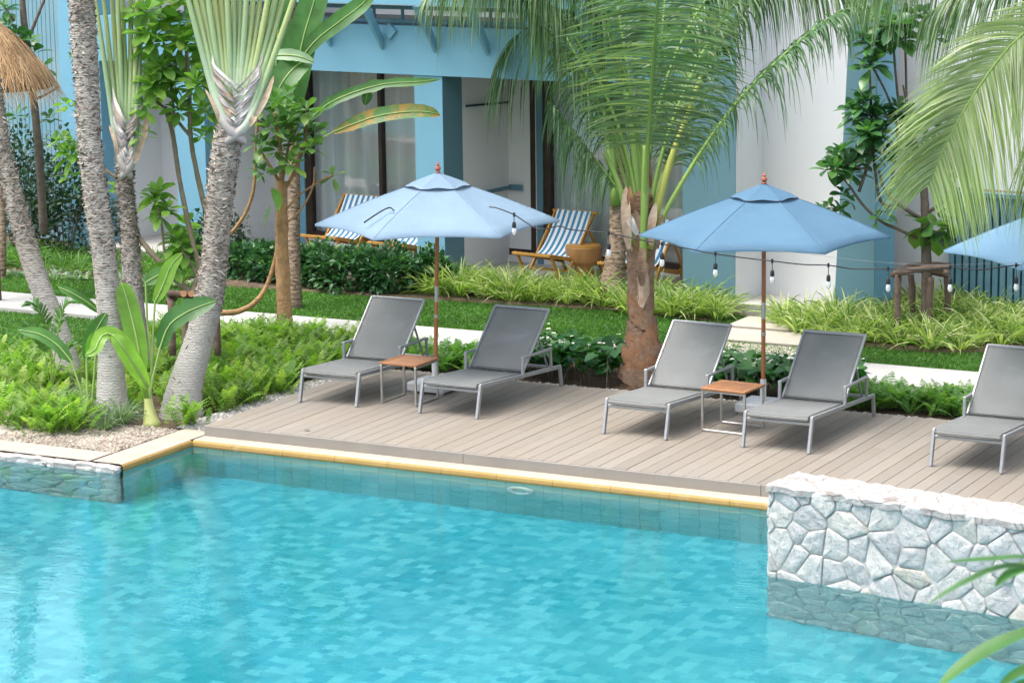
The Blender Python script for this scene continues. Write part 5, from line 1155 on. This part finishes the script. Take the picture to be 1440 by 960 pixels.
# stake frame of the left tree (cut logs)
stk2 = empty('tree_stake_frame', D(262, 440, dT-.3), 'cut log stakes with orange sawn ends beside the curved palm trunk', 'tree stake')
for a, b_ in (((236, 412, 0), (272, 415, 0)), ((262, 414, -.1), (276, 414, .2)), ((236, 424, 0), (246, 418, .1)), ((304, 432, 0), (306, 500, 0)), ((240, 422, 0), (243, 500, 0)), ((268, 412, 0), (268, 470, .1))):
    mb = MB(); P = [D(a[0], a[1], dT-.3+a[2]), D(b_[0], b_[1], dT-.3+b_[2])]; mb.tube(spline(P, 6), .04, 10, jit=.07); 
    mb.build('log', MT['log'], stk2, smooth=True)
for (x, y) in ((258, 413), (269, 413)):
    mb = MB(); c = D(x, y, dT-.42); mb.tube([c, c+FW*.12], .036, 12); mb.build('sawn_log', MT['log_cut'], stk2)
# ------------------------------------------------ ferns
def ferns(name, label, P, L, mat, npin=14, up=(.85, 1.45), w=.026, kind='stuff', per=1):
    n = len(P); az = RNG.uniform(0, 6.283, n); el = RNG.uniform(*up, n); Ls = L*RNG.uniform(.65, 1.2, n)
    h = np.stack([np.cos(az), np.sin(az), np.zeros(n)], 1); d = h*np.cos(el)[:, None]; d[:, 2] = np.sin(el)
    t = np.linspace(.12, 1, npin); K = npin
    C = P[:, None]+d[:, None]*(Ls[:, None]*t)[..., None]; C[..., 2] -= (.30*Ls)[:, None]*t**2.4; C[..., :2] += h[:, None, :2]*(.12*Ls)[:, None, None]*(t**2)[None, :, None]
    T = norm(np.gradient(C, axis=1)); S = norm(np.cross(T, [0, 0, 1.])); lb = LB(); rn = RNG.random(n)
    lb.st(C, np.full((n, K), .004), norm(np.cross(S, T)).mean(1), 0, rn)
    env = w*2.4*np.sin(PI*(t*.88+.1))**.8
    for sg in (-1, 1):
        dd = norm(S*sg+T*.45+RNG.normal(size=S.shape)*.08); l = (env[None]*(Ls/L)[:, None])*RNG.uniform(.8, 1.1, (n, K))
        k = np.array([0, .5, 1.]); Q = C[:, :, None]+dd[:, :, None]*(l[..., None]*k)[..., None]; Q[..., 2] -= .25*l[..., None]*k**2
        Q = Q.reshape(n*K, 3, 3); W = np.tile(np.array([.6, 1., .1])*.017*(L/.42), (n*K, 1)); Nn = np.cross(S, T).reshape(-1, 3)+RNG.normal(size=(n*K, 3))*.2
        lb.st(Q, W, norm(Nn), 0, np.repeat(rn, K))
    return tag(lb.build(name, mat), label, 'ferns', kind=kind)
def clusters(n, per, spread, x0, x1, y0, y1, z, cond=None):
    c = scatter_xy(n, x0, x1, y0, y1, z, cond); P = np.repeat(c, per, 0); P[:, :2] += RNG.normal(size=(len(P), 2))*spread; return P
# bright ferns on the left of the deck
avoid = [Zp(156, 592, ZG), Zp(100, 560, ZG), Zp(256, 584, ZG), Zp(210, 600, ZG)]
def cl(Q):
    k = np.ones(len(Q), bool)
    for a in avoid: k &= np.hypot(Q[:, 0]-a[0], Q[:, 1]-a[1]) > .33
    return k
def leftbed(Q): return cl(Q) & (Q[:, 1] > np.where(Q[:, 0] < -16.2, YS+.8, YS+1.2)) & ~((Q[:, 0] > X0-.42) & (Q[:, 1] < 25.35)) & ~((Q[:, 0] < -17.6) & (Q[:, 1] > 24.6))
P = clusters(420, 12, .06, -19.2, X0-.1, YS+.8, 26.45, ZG, leftbed)
ferns('ferns', 'bright yellow green sword ferns covering the bed around the left palms', P, .47, MT['fern'])
P = clusters(300, 10, .05, X0-.3, -6, 25.62, 26.3, ZG, lambda Q: (np.abs(Q[:, 0]+11.85) > .45) & ~((Q[:, 0] > -13.5) & (Q[:, 0] < -12.2)) & ~((Q[:, 0] > -11.2) & (Q[:, 0] < -9.5)))
ferns('ferns', 'darker green sword ferns between the deck and the garden path', P, .38, MT['fern_dark'])
# ------------------------------------------------ arching blade clumps (liriope)
def clump_mesh(name, n, L, w, mat, seed):
    global RNG
    old = RNG; RNG = np.random.default_rng(seed); az = RNG.uniform(0, 6.283, n); el = RNG.uniform(.75, 1.5, n); Ls = L*RNG.uniform(.6, 1.15, n); t = np.linspace(0, 1, 6)
    h = np.stack([np.cos(az), np.sin(az), np.zeros(n)], 1); d = h*np.cos(el)[:, None]; d[:, 2] = np.sin(el); B = h*RNG.uniform(0, .05, n)[:, None]
    C = B[:, None]+d[:, None]*(Ls[:, None]*t)[..., None]; C[..., 2] -= (RNG.uniform(.25, .6, n)*Ls)[:, None]*t**2.3; C[..., :2] += h[:, None, :2]*(.2*Ls)[:, None, None]*(t**2)[None, :, None]; C[..., 2] = np.maximum(C[..., 2], .004)
    W = w*np.array([.6, .9, 1, .9, .65, .1])[None]*RNG.uniform(.8, 1.2, (n, 1)); Nn = norm(np.cross(np.cross(d, [0, 0, 1.]), d)+RNG.normal(size=(n, 3))*.25)
    lb = LB(); lb.st(C, W, Nn, .15); o = lb.build(name, mat); RNG = old; return o
def place_clumps(name, spots, L, w, n, mat, labf, cat, group, nv=4, zs=(.85, 1.15)):
    protos = None
    for k, (x, y) in enumerate(spots):
        if protos is None: protos = [clump_mesh(name, n, L, w, mat, 40+i+int(L*1000)) for i in range(nv)]
        o = protos[k] if k < nv else protos[k % nv].copy()
        if k >= nv: COL.objects.link(o)
        s = random.uniform(*zs); o.location = (x, y, ZG); o.rotation_euler.z = random.uniform(0, 6.28); o.scale = (s, s, s*random.uniform(.9, 1.1)); tag(o, labf, cat, group)
def poisson(x0, x1, y0, y1, dmin, cond, tries=5000):
    pts = []
    for _ in range(tries):
        p = (random.uniform(x0, x1), random.uniform(y0, y1))
        if cond(*p) and all((p[0]-q[0])**2+(p[1]-q[1])**2 > dmin*dmin for q in pts): pts.append(p)
    return [p for p in pts if in_view(np.array([[p[0], p[1], .1]]), 40)[0]]
facY = lambda x: F0[1]+(x-F0[0])*math.tan(FA)
s1 = poisson(-17.0, -14.35, 29.95, 30.95, .20, lambda x, y: y < facY(x)-.32 and abs(x+14.2) > .25)
place_clumps('grass_clump', s1, .66, .02, 70, MT['liriope'], 'striped yellow green grass clump in the bed below the deck chairs', 'ornamental grass', 'striped grass clumps below the deck chairs')
s2 = poisson(-14.0, -12.75, 29.75, 30.75, .20, lambda x, y: y < facY(x)-.3 and math.hypot(x+14.17, y-30.2) > .3)
place_clumps('grass_clump', s2, .66, .02, 70, MT['liriope'], 'striped yellow green grass clump in the patch between the coconut trunk and the entrance slabs', 'ornamental grass', 'striped grass clumps right of the coconut palms')
def rb(x, y):
    front = np.interp(x, [-12.2, -11.6, -10.8, -10.2, -9.7, -9.2, -8.8, -8, -6], [30.1, 29.3, 29.1, 28.95, 28.9, 29.2, 29.75, 30.0, 30.0])
    lim = facY(x)-.25 if x < -10.75 else facY(x)+1.05
    return y > front and y < lim and math.hypot(x+10.2, y-29.6) > .22
s3 = poisson(-12.2, -6.5, 28.9, 31.6, .215, rb)
s3f = [p for p in s3 if p[1] < np.interp(p[0], [-12.2, -11.6, -10.8, -10.2, -9.7, -9.2, -8.8, -8, -6], [30.1, 29.3, 29.1, 28.95, 28.9, 29.2, 29.75, 30.0, 30.0])+.3]
s3b = [p for p in s3 if p not in s3f]
place_clumps('grass_clump', s3f, .58, .021, 60, MT['liriope'], 'striped grass clump along the bare soil edge of the bed with the staked tree', 'ornamental grass', 'front row of striped grass around the staked tree')
place_clumps('grass_clump', s3b, .62, .021, 60, MT['liriope'], 'striped grass clump inside the bed between the staked tree and the building', 'ornamental grass', 'inner striped grass around the staked tree')
print('clumps', len(s1), len(s2), len(s3f), len(s3b))
# soil showing at the bed edge, and beds
def mound(name, pts, z, h=.03):
    mb = MB(); c = np.mean(np.array(pts), 0); V = [(x, y, z) for x, y in pts]+[(c[0]+(x-c[0])*.9, c[1]+(y-c[1])*.9, z+h) for x, y in pts]; n = len(pts)
    mb.add(V, [(i, (i+1) % n, n+(i+1) % n, n+i) for i in range(n)]+[tuple(range(n, 2*n))]); return mb.build(name, MT['soil'])
struct(mound('soil_bed', [(-12.25, 30.0), (-11.6, 29.15), (-10.8, 28.92), (-10.2, 28.8), (-9.6, 28.75), (-9.1, 29.05), (-8.7, 29.6), (-8, 29.85), (-4, 29.85), (-4, 32.5), (-12.25, 32.5)], ZG+.034))
struct(mound('soil_bed', [(-24, 29.3), (-17.3, 29.6), (-14.3, 29.85), (-12.6, 29.65), (-12.6, 30.35), (-24, 31.6)], ZG+.034))
# ------------------------------------------------ hedge: bushes with leaves through their volume
def bush(name, label, cx, cy, rx, ry, h, n, L, mat, z0=ZG, stems=True, group=None, cat='bush', prof='ov', wr=.5):
    root = empty(name, (cx, cy, z0), label, cat, group)
    u_ = norm(RNG.normal(size=(n, 3))); u_[:, 2] = np.abs(u_[:, 2]); r = RNG.uniform(.35, 1, n)**.5
    lump = 1+.16*np.sin(u_[:, 0]*5+cx)*np.cos(u_[:, 1]*4+cy)+.1*np.sin(u_[:, 2]*9+cx*3)
    P = np.stack([cx+u_[:, 0]*rx*r*lump, cy+u_[:, 1]*ry*r*lump, z0+.05+u_[:, 2]**.7*h*r*lump], 1)
    d = norm(u_+RNG.normal(size=(n, 3))*.6+[0, 0, .15]); Ls = L*RNG.uniform(.6, 1.2, n)
    lb = LB(); leaf_set(lb, P, d, Ls, Ls*wr, .25, .12, 5, prof); lb.build('foliage', mat, root)
    if stems:
        mb = MB()
        for _ in range(9):
            a = random.uniform(0, 6.28); mb.tube(spline([(cx+.1*math.cos(a)*rx, cy+.1*math.sin(a)*ry, z0), (cx+.3*rx*math.cos(a), cy+.3*ry*math.sin(a), z0+h*.4), (cx+.6*rx*math.cos(a), cy+.6*ry*math.sin(a), z0+h*.75)], 6), .008, 5)
        mb.build('stems', MT['stem_dark'], root)
    return root
hb = [(-18.9, 30.1, .5, .42, .52), (-18.25, 30.0, .55, .45, .60), (-17.6, 30.05, .5, .42, .62), (-21.0, 30.4, .5, .4, .5), (-19.5, 30.2, .5, .42, .50), (-17.15, 30.35, .42, .32, .5), (-20.1, 30.3, .5, .4, .5)]
hl = ['dark green leafy bush, second from the left of the hedge row before the terrace', 'tall dark bush in the hedge row behind the orange brown trunk', 'dark bush at the middle of the hedge row under the striped chairs', 'dark bush in the hedge row just left of the pale umbrella pole', 'dark bush in the hedge row behind the curved palm trunk', 'low dark bush where the hedge row meets the striped grass', 'dark bush at the hedge row end nearest the fan palms']
for (x, y, rx, ry, h), lab in zip(hb, hl): bush('hedge_bush', lab, x, y, rx, ry, h, 1500, .105, MT['hedge'], group='hedge bushes below the terrace')
# heart leaved plants behind the loungers
def heart_plant(label, x0, x1, y0, y1, n, h=.42, fl=30):
    cx, cy = (x0+x1)/2, (y0+y1)/2; root = empty('heart_leaf_plant', (cx, cy, ZG), label, 'leafy plant', 'heart leaved plants along the deck back edge')
    P = np.stack([RNG.uniform(x0, x1, n), RNG.uniform(y0, y1, n), ZG+h*RNG.uniform(.35, 1., n)**.7], 1); az = RNG.uniform(0, 6.28, n)
    d = norm(np.stack([np.cos(az)+.2, np.sin(az)-.5, RNG.uniform(-.7, .15, n)], 1)); Ls = RNG.uniform(.11, .2, n)
    lb = LB(); leaf_set(lb, P, d, Ls, Ls*.85, .1, .1, 6, 'heart'); lb.build('foliage', MT['heart'], root)
    mb = MB()
    for i in range(0, n, 5): a = P[i]; mb.tube([(a[0]+random.uniform(-.1, .1), a[1]+random.uniform(-.1, .1), ZG), a-[0, 0, .02]], .005, 4, cap=False)
    mb.build('stems', MT['stem_dark'], root)
    lb = LB(); m = fl; B = P[:m].copy(); B[:, 2] = ZG+h*RNG.uniform(.8, 1.15, m)
    for k in range(4): a = RNG.uniform(0, 6.28, m); dd = norm(np.stack([np.cos(a), np.sin(a), np.full(m, .5)], 1)); leaf_set(lb, B, dd, .035, .024, .3, .1, 4, 'x')
    lb.build('blossoms', MT['flower'], root)
heart_plant('heart leaved plant with white blossoms left of the bulging coconut trunk', -13.55, -12.25, 25.6, 26.55, 330)
heart_plant('heart leaved plant with white blossoms behind the blue umbrella pole', -11.25, -9.55, 25.6, 26.5, 420, .40, 60)
# dark shrub bank at the left edge behind the lawn
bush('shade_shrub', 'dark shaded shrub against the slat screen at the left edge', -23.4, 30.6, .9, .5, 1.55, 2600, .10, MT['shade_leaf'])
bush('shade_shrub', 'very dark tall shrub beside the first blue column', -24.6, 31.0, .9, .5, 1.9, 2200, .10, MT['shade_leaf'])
sx = poisson(-25.2, -20.6, 29.55, 30.5, .24, lambda x, y: True, 2500)
place_clumps('grass_clump', sx, .55, .014, 50, MT['greygreen_dark'] if 'greygreen_dark' in MT else MT['fern_dark'], 'dark arching grass clump at the foot of the shaded shrubs', 'ornamental grass', 'dark grass clumps by the left building corner')
s4 = poisson(-23.2, -20.4, 29.15, 29.5, .17, lambda x, y: True, 1200)
MT['white_varieg'] = leafmat('white_edged_leaf', (.12, .24, .12), (.4, .5, .36), .5, .3, (.7, .75, .62), 3)
place_clumps('low_plant', s4, .20, .03, 26, MT['white_varieg'], 'low white edged plant bordering the lawn beside the slim palm', 'low plant', 'white edged border plants')
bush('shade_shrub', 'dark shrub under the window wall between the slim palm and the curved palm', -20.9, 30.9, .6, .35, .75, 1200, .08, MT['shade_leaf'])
# grey green tufts at the palm bases
for (px, py, n_, L_, lab) in ((170, 600, 190, .46, 'feathery grey green tuft below the thick straight palm trunk'), (92, 588, 200, .52, 'feathery grey green tuft between the left palm trunks'), (118, 596, 150, .44, 'small grey green tuft at the paving edge'), (148, 606, 130, .34, 'low grey green tuft nearest the pool corner')):
    p = Zp(px, py, ZG); o = clump_mesh('grass_tuft', n_, L_, .009, MT['greygreen'], px); o.location = (p[0], p[1], ZG); tag(o, lab, 'grass tuft', 'grey green tufts at the palm bases')
# yellow green grass behind the cut logs
sy = poisson(-18.9, -16.2, 26.15, 26.65, .17, lambda x, y: True, 1500)
place_clumps('grass_clump', sy, .36, .012, 45, MT['fern'], 'fine yellow green grass clump at the near edge of the path', 'ornamental grass', 'fine yellow green grass beside the path')
# small dark reed plants by the column
for (px, py, lab) in ((632, 372, 'dark strap leaved plant at the foot of the middle blue column'), (660, 378, 'small dark strap leaved plant beside the middle blue column')):
    p = Zp(px, py+30, ZG); o = clump_mesh('strap_plant', 16, .5, .045, MT['leaf_mid'], px); o.location = (p[0], p[1], ZG); tag(o, lab, 'plant')
# ------------------------------------------------ trees behind the thatch at the far left
dTh = 34.
leafy_tree('shade_tree', 'thin dark tree behind the thatched parasol', 'tree', (60, 330), dTh+1.5,
    [([(62, 330, 0), (55, 220, 0), (45, 120, 0), (34, 30, 0), (30, -30, 0)], 13, 8), ([(38, 60, 0), (50, 30, 0), (66, -10, 0)], 5, 4), ([(20, 30, 0), (6, 10, 0), (-10, -10, 0)], 4, 3), ([(50, 140, 0), (70, 130, 0), (82, 122, 0)], 4, 2)],
    [(35, 55, 30, 12), (22, 48, 26, 10), (45, 70, 30, 10), (60, 92, 26, 8), (5, 10, 26, 10), (10, 35, 26, 8), (70, 165, 22, 7), (20, 160, 24, 8)], MT['leaf_dark'], MT['stem_dark'])
# thatched parasol
ap = D(-22, 28, dTh); th = empty('thatched_parasol', (ap[0], ap[1], ZG), 'shaggy brown straw thatched parasol roof at the left edge', 'parasol')
mb = MB(); mb.tube([(ap[0], ap[1], ZG-.02), (ap[0], ap[1], ap[2]-.1)], .05, 10); mb.build('pole', MT['log'], th, smooth=True)
R_, H_ = .92, .88; n = 5200; az = RNG.uniform(0, 6.283, n); r0 = RNG.uniform(0.0, .78, n)**.8*R_; ln = RNG.uniform(.18, .5, n); t = np.linspace(0, 1, 4)
zof = lambda r: ap[2]-H_*(r/R_)**1.5
rr_ = r0[:, None]+ln[:, None]*t*.75; jit = RNG.normal(size=n)*.10; aa = az[:, None]+jit[:, None]*t
Pp = np.stack([ap[0]+rr_*np.cos(aa), ap[1]+rr_*np.sin(aa), zof(np.minimum(rr_, R_*1.12))+RNG.uniform(0, .05, n)[:, None]-.08*t[None]**2], -1)
lb = LB(); lb.st(Pp, np.tile([.006, .009, .007, .002], (n, 1)), norm(np.stack([np.cos(az)*.6, np.sin(az)*.6, np.ones(n)], 1)+RNG.normal(size=(n, 3))*.2), 0); lb.build('thatch', MT['straw'], th)
mb = MB(); mb.lathe([(.03, ap[2]-.02), (R_*.35, zof(R_*.35)-.03), (R_*.7, zof(R_*.7)-.03), (R_*.93, zof(R_*.93)-.03), (R_*.9, zof(R_*.93)-.09), (.05, zof(R_*.5)-.25)], (ap[0], ap[1], 0), 24); mb.build('thatch_core', MT['stem_dark'], th)
# ------------------------------------------------ festoon lights
wire = [(640, 286, 26.6), (664, 300, 26.1), (688, 291, 26.05), (700, 293, 26.02), (723, 302, 25.95), (740, 313, 25.9), (756, 322, 25.8), (767, 322, 25.75), (787, 318, 25.6), (804, 323, 25.5), (856, 328, 25.4), (905, 338, 25.3), (931, 343, 25.25), (970, 350, 25.2), (1006, 357, 25.1), (1050, 363, 25.1), (1086, 367, 25.0), (1130, 372, 25.0), (1165, 373, 24.9), (1200, 378, 24.9), (1249, 378, 24.8), (1300, 379, 24.7), (1336, 376, 24.7), (1380, 379, 24.6), (1429, 373, 24.6), (1470, 376, 24.5), (1560, 365, 24.4)]
fl = empty('festoon_cable', D(856, 328, 25.4), 'black cable of hanging bulbs strung in front of the coconut trunks and umbrellas', 'light string')
mb = MB(); W3 = [D(*w_) for w_ in wire[2:]]; mb.tube(spline(W3, 150), .0062, 6); mb.build('cable', MT['black'], fl, smooth=True)
mb = MB(); mb.tube(spline([D(880, 328, 25.42), D(1090, 352, 25.02), D(1300, 372, 24.72), D(1560, 362, 24.42)], 60), .0016, 5); mb.build('support_wire', MT['wire_grey'], fl)
bulbs = [(723, 302, 320, 25.95, 'hanging against the pale umbrella canopy'), (856, 328, 350, 25.4, 'hanging in front of the ringed coconut trunk'), (931, 343, 364, 25.25, 'hanging just right of the bulging coconut trunk'), (1006, 357, 378, 25.1, 'hanging against the dark blue column'), (1086, 367, 388, 25.0, 'hanging next to the blue umbrella pole'), (1165, 373, 395, 24.9, 'hanging at the edge of the tapered pier'), (1249, 378, 399, 24.8, 'hanging just left of the tree stake frame'), (1336, 376, 399, 24.7, 'hanging just right of the tree stake frame'), (1429, 373, 398, 24.6, 'hanging at the right edge against the slat screen')]
for (x, y0, y1, d_, lab) in bulbs:
    c = D(x, y0, d_); e = D(x, y1, d_); bl = empty('hanging_bulb', e, 'clear bulb in a dark socket '+lab, 'light bulb', 'festoon bulbs on the black cable')
    mb = MB(); mb.tube([c, (e[0], e[1], e[2]+.055)], .004, 6); mb.tube([c+[0, 0, .02], c-[0, 0, .02]], .012, 8); mb.build('drop_wire', MT['black'], bl)
    mb = MB(); mb.lathe([(.007, .06), (.017, .05), (.021, .018), (.018, -.002)], tuple(e), 12); mb.build('socket', MT['black'], bl, smooth=False)
    mb = MB(); mb.lathe([(.012, 0), (.020, -.022), (.024, -.043), (.018, -.066), (.005, -.077)], tuple(e), 14); mb.build('bulb', MT['bulb'], bl, smooth=True)
# loose cables lying on the pale canopy
def drape(name, px_pts, label, r=.008, lift=.03):
    P = []
    for (x, y) in px_pts:
        lo, hi = 24.5, 29.
        best = None
        for d_ in np.linspace(lo, hi, 500):
            q = D(x, y, d_); dx, dy = q[0]-g1[0], q[1]-g1[1]
            z_ = q[2]; rr2 = math.hypot(dx-.035*z_, dy)
            if rr2 < 1.30 and z_ < 2.32-.49*(.78*rr2/1.3+.22*(rr2/1.3)**2)+lift: best = q; break
        if best is not None: P.append(best)
    if len(P) > 1:
        mb = MB(); mb.tube(spline(P, 20), r, 6); tag(mb.build(name, MT['black'], None, smooth=True), label, 'cable')
drape('loose_cable', [(512, 313), (525, 304), (538, 296), (548, 292), (554, 296)], 'short loose black cable end lying on the pale umbrella canopy')
# ------------------------------------------------ pool return fitting on the submerged wall
root = empty('pool_fitting', (0, 0, 0), 'round white pool fitting set in the tiled wall under the deck edge', 'pool fitting')
mb = MB(); xf = float(Zp(740, 686, ZW)[0])-.14; zf = -.44; n = 28; V = []
for (r_, y_) in ((.14, 0.), (.14, -.02), (.12, -.035), (.085, -.03), (.08, -.005)):
    for k in range(n): V.append((xf+r_*math.cos(2*PI*k/n), YP-.002+y_, zf+r_*math.sin(2*PI*k/n)))
mb.add(V, [(i*n+k, i*n+(k+1) % n, (i+1)*n+(k+1) % n, (i+1)*n+k) for i in range(4) for k in range(n)]); mb.build('ring', MT['white_tube'], root)
mb = MB(); mb.add([V[4*n+k] for k in range(n)], [tuple(range(n))]); mb.build('grille', MT['pool_wall'], root)
# ------------------------------------------------ out of focus leaves near the camera, bottom right
dF = 8.5; fg = empty('palm_leaf', D(1500, 900, dF), 'blurred green palm leaf fingers reaching in at the lower right corner', 'leaf')
lb = LB()
for (g_, w_) in (([(1326, 791), (1360, 788), (1400, 786), (1440, 783), (1520, 790)], 11), ([(1300, 853), (1330, 833), (1365, 815), (1400, 800), (1440, 796), (1520, 810)], 14), ([(1398, 826), (1415, 812), (1440, 800), (1480, 790), (1530, 800)], 26), ([(1312, 975), (1345, 945), (1390, 915), (1440, 892), (1520, 860)], 30), ([(1400, 970), (1425, 952), (1455, 935), (1530, 880)], 22), ([(1330, 1010), (1400, 985), (1470, 950), (1540, 900)], 26)):
    blade_leaf(lb, [D(a[0], a[1], dF+.002*i) for i, a in enumerate(g_)], w_*pxm(dF), .18, None, 0, (-.2, -.5, 1.), 14, 'x')
lb.build('leaf_fingers', MT['banana'], fg)
mb = MB(); mb.tube([D(1520, 830, dF), D(1620, 1000, dF), D(1700, 1300, dF-.3)], .02, 8); mb.build('stalk', MT['stem'], fg, smooth=True)
# fallen coconut husk at the palm base
p = Zp(216, 552, ZG); mb = MB(); mb.lathe([(.01, .0), (.07, .02), (.10, .07), (.09, .12), (.05, .155), (.01, .165)], (p[0], p[1], ZG), 14); tag(mb.build('coconut', MT['log_cut'], None, smooth=True), 'brown coconut lying between the straight and the curved palm trunks', 'coconut')
# ================================================================== CAMERA, LIGHT, RENDER
cam = bpy.data.cameras.new('camera'); co = bpy.data.objects.new('camera', cam); COL.objects.link(co); SC.camera = co
co.matrix_world = Matrix(((RT[0], UP[0], -FW[0], CAM[0]), (RT[1], UP[1], -FW[1], CAM[1]), (RT[2], UP[2], -FW[2], CAM[2]), (0, 0, 0, 1)))
cam.sensor_width = 36; cam.lens = FPX/1440*36; cam.clip_start = .1; cam.clip_end = 2000
cam.dof.use_dof = True; cam.dof.focus_distance = 27.5; cam.dof.aperture_fstop = 5.6
SUN_EL, SUN_AZ = 70, 215      # azimuth of the direction the sun stands in, degrees from +X counter-clockwise
w = bpy.data.worlds.new('World'); SC.world = w; w.use_nodes = True; t = w.node_tree; bg = t.nodes['Background']
sky = t.nodes.new('ShaderNodeTexSky'); sky.sky_type = 'NISHITA'; sky.sun_disc = False
sky.sun_elevation = math.radians(SUN_EL); sky.sun_rotation = math.radians(90-SUN_AZ); sky.air_density = 1.; sky.dust_density = 5.; sky.ozone_density = 1.
hs = t.nodes.new('ShaderNodeHueSaturation'); hs.inputs['Saturation'].default_value = .52; t.links.new(sky.outputs[0], hs.inputs['Color']); t.links.new(hs.outputs[0], bg.inputs[0]); bg.inputs[1].default_value = .15
sl = bpy.data.lights.new('sun', 'SUN'); sl.energy = .85; sl.angle = math.radians(40); sl.color = (1, .96, .90)
so = bpy.data.objects.new('sun', sl); COL.objects.link(so)
el, az = math.radians(SUN_EL), math.radians(SUN_AZ)
so.rotation_euler = Vector((math.cos(el)*math.cos(az), math.cos(el)*math.sin(az), math.sin(el))).to_track_quat('Z', 'Y').to_euler()
SC.view_settings.view_transform = 'Standard'; SC.view_settings.look = 'None'; SC.view_settings.exposure = 1.56; SC.view_settings.gamma = 1
SC.render.engine = 'CYCLES'; cy = SC.cycles; cy.use_denoising = True
try: cy.denoiser = 'OPENIMAGEDENOISE'
except Exception: pass
cy.max_bounces = 10; cy.diffuse_bounces = 3; cy.glossy_bounces = 3; cy.transmission_bounces = 5; cy.transparent_max_bounces = 8; cy.sample_clamp_indirect = 4.; cy.sample_clamp_direct = 12.; cy.caustics_refractive = True; cy.caustics_reflective = False; cy.blur_glossy = .3; cy.denoising_prefilter = 'ACCURATE'; cy.denoising_input_passes = 'RGB_ALBEDO_NORMAL'
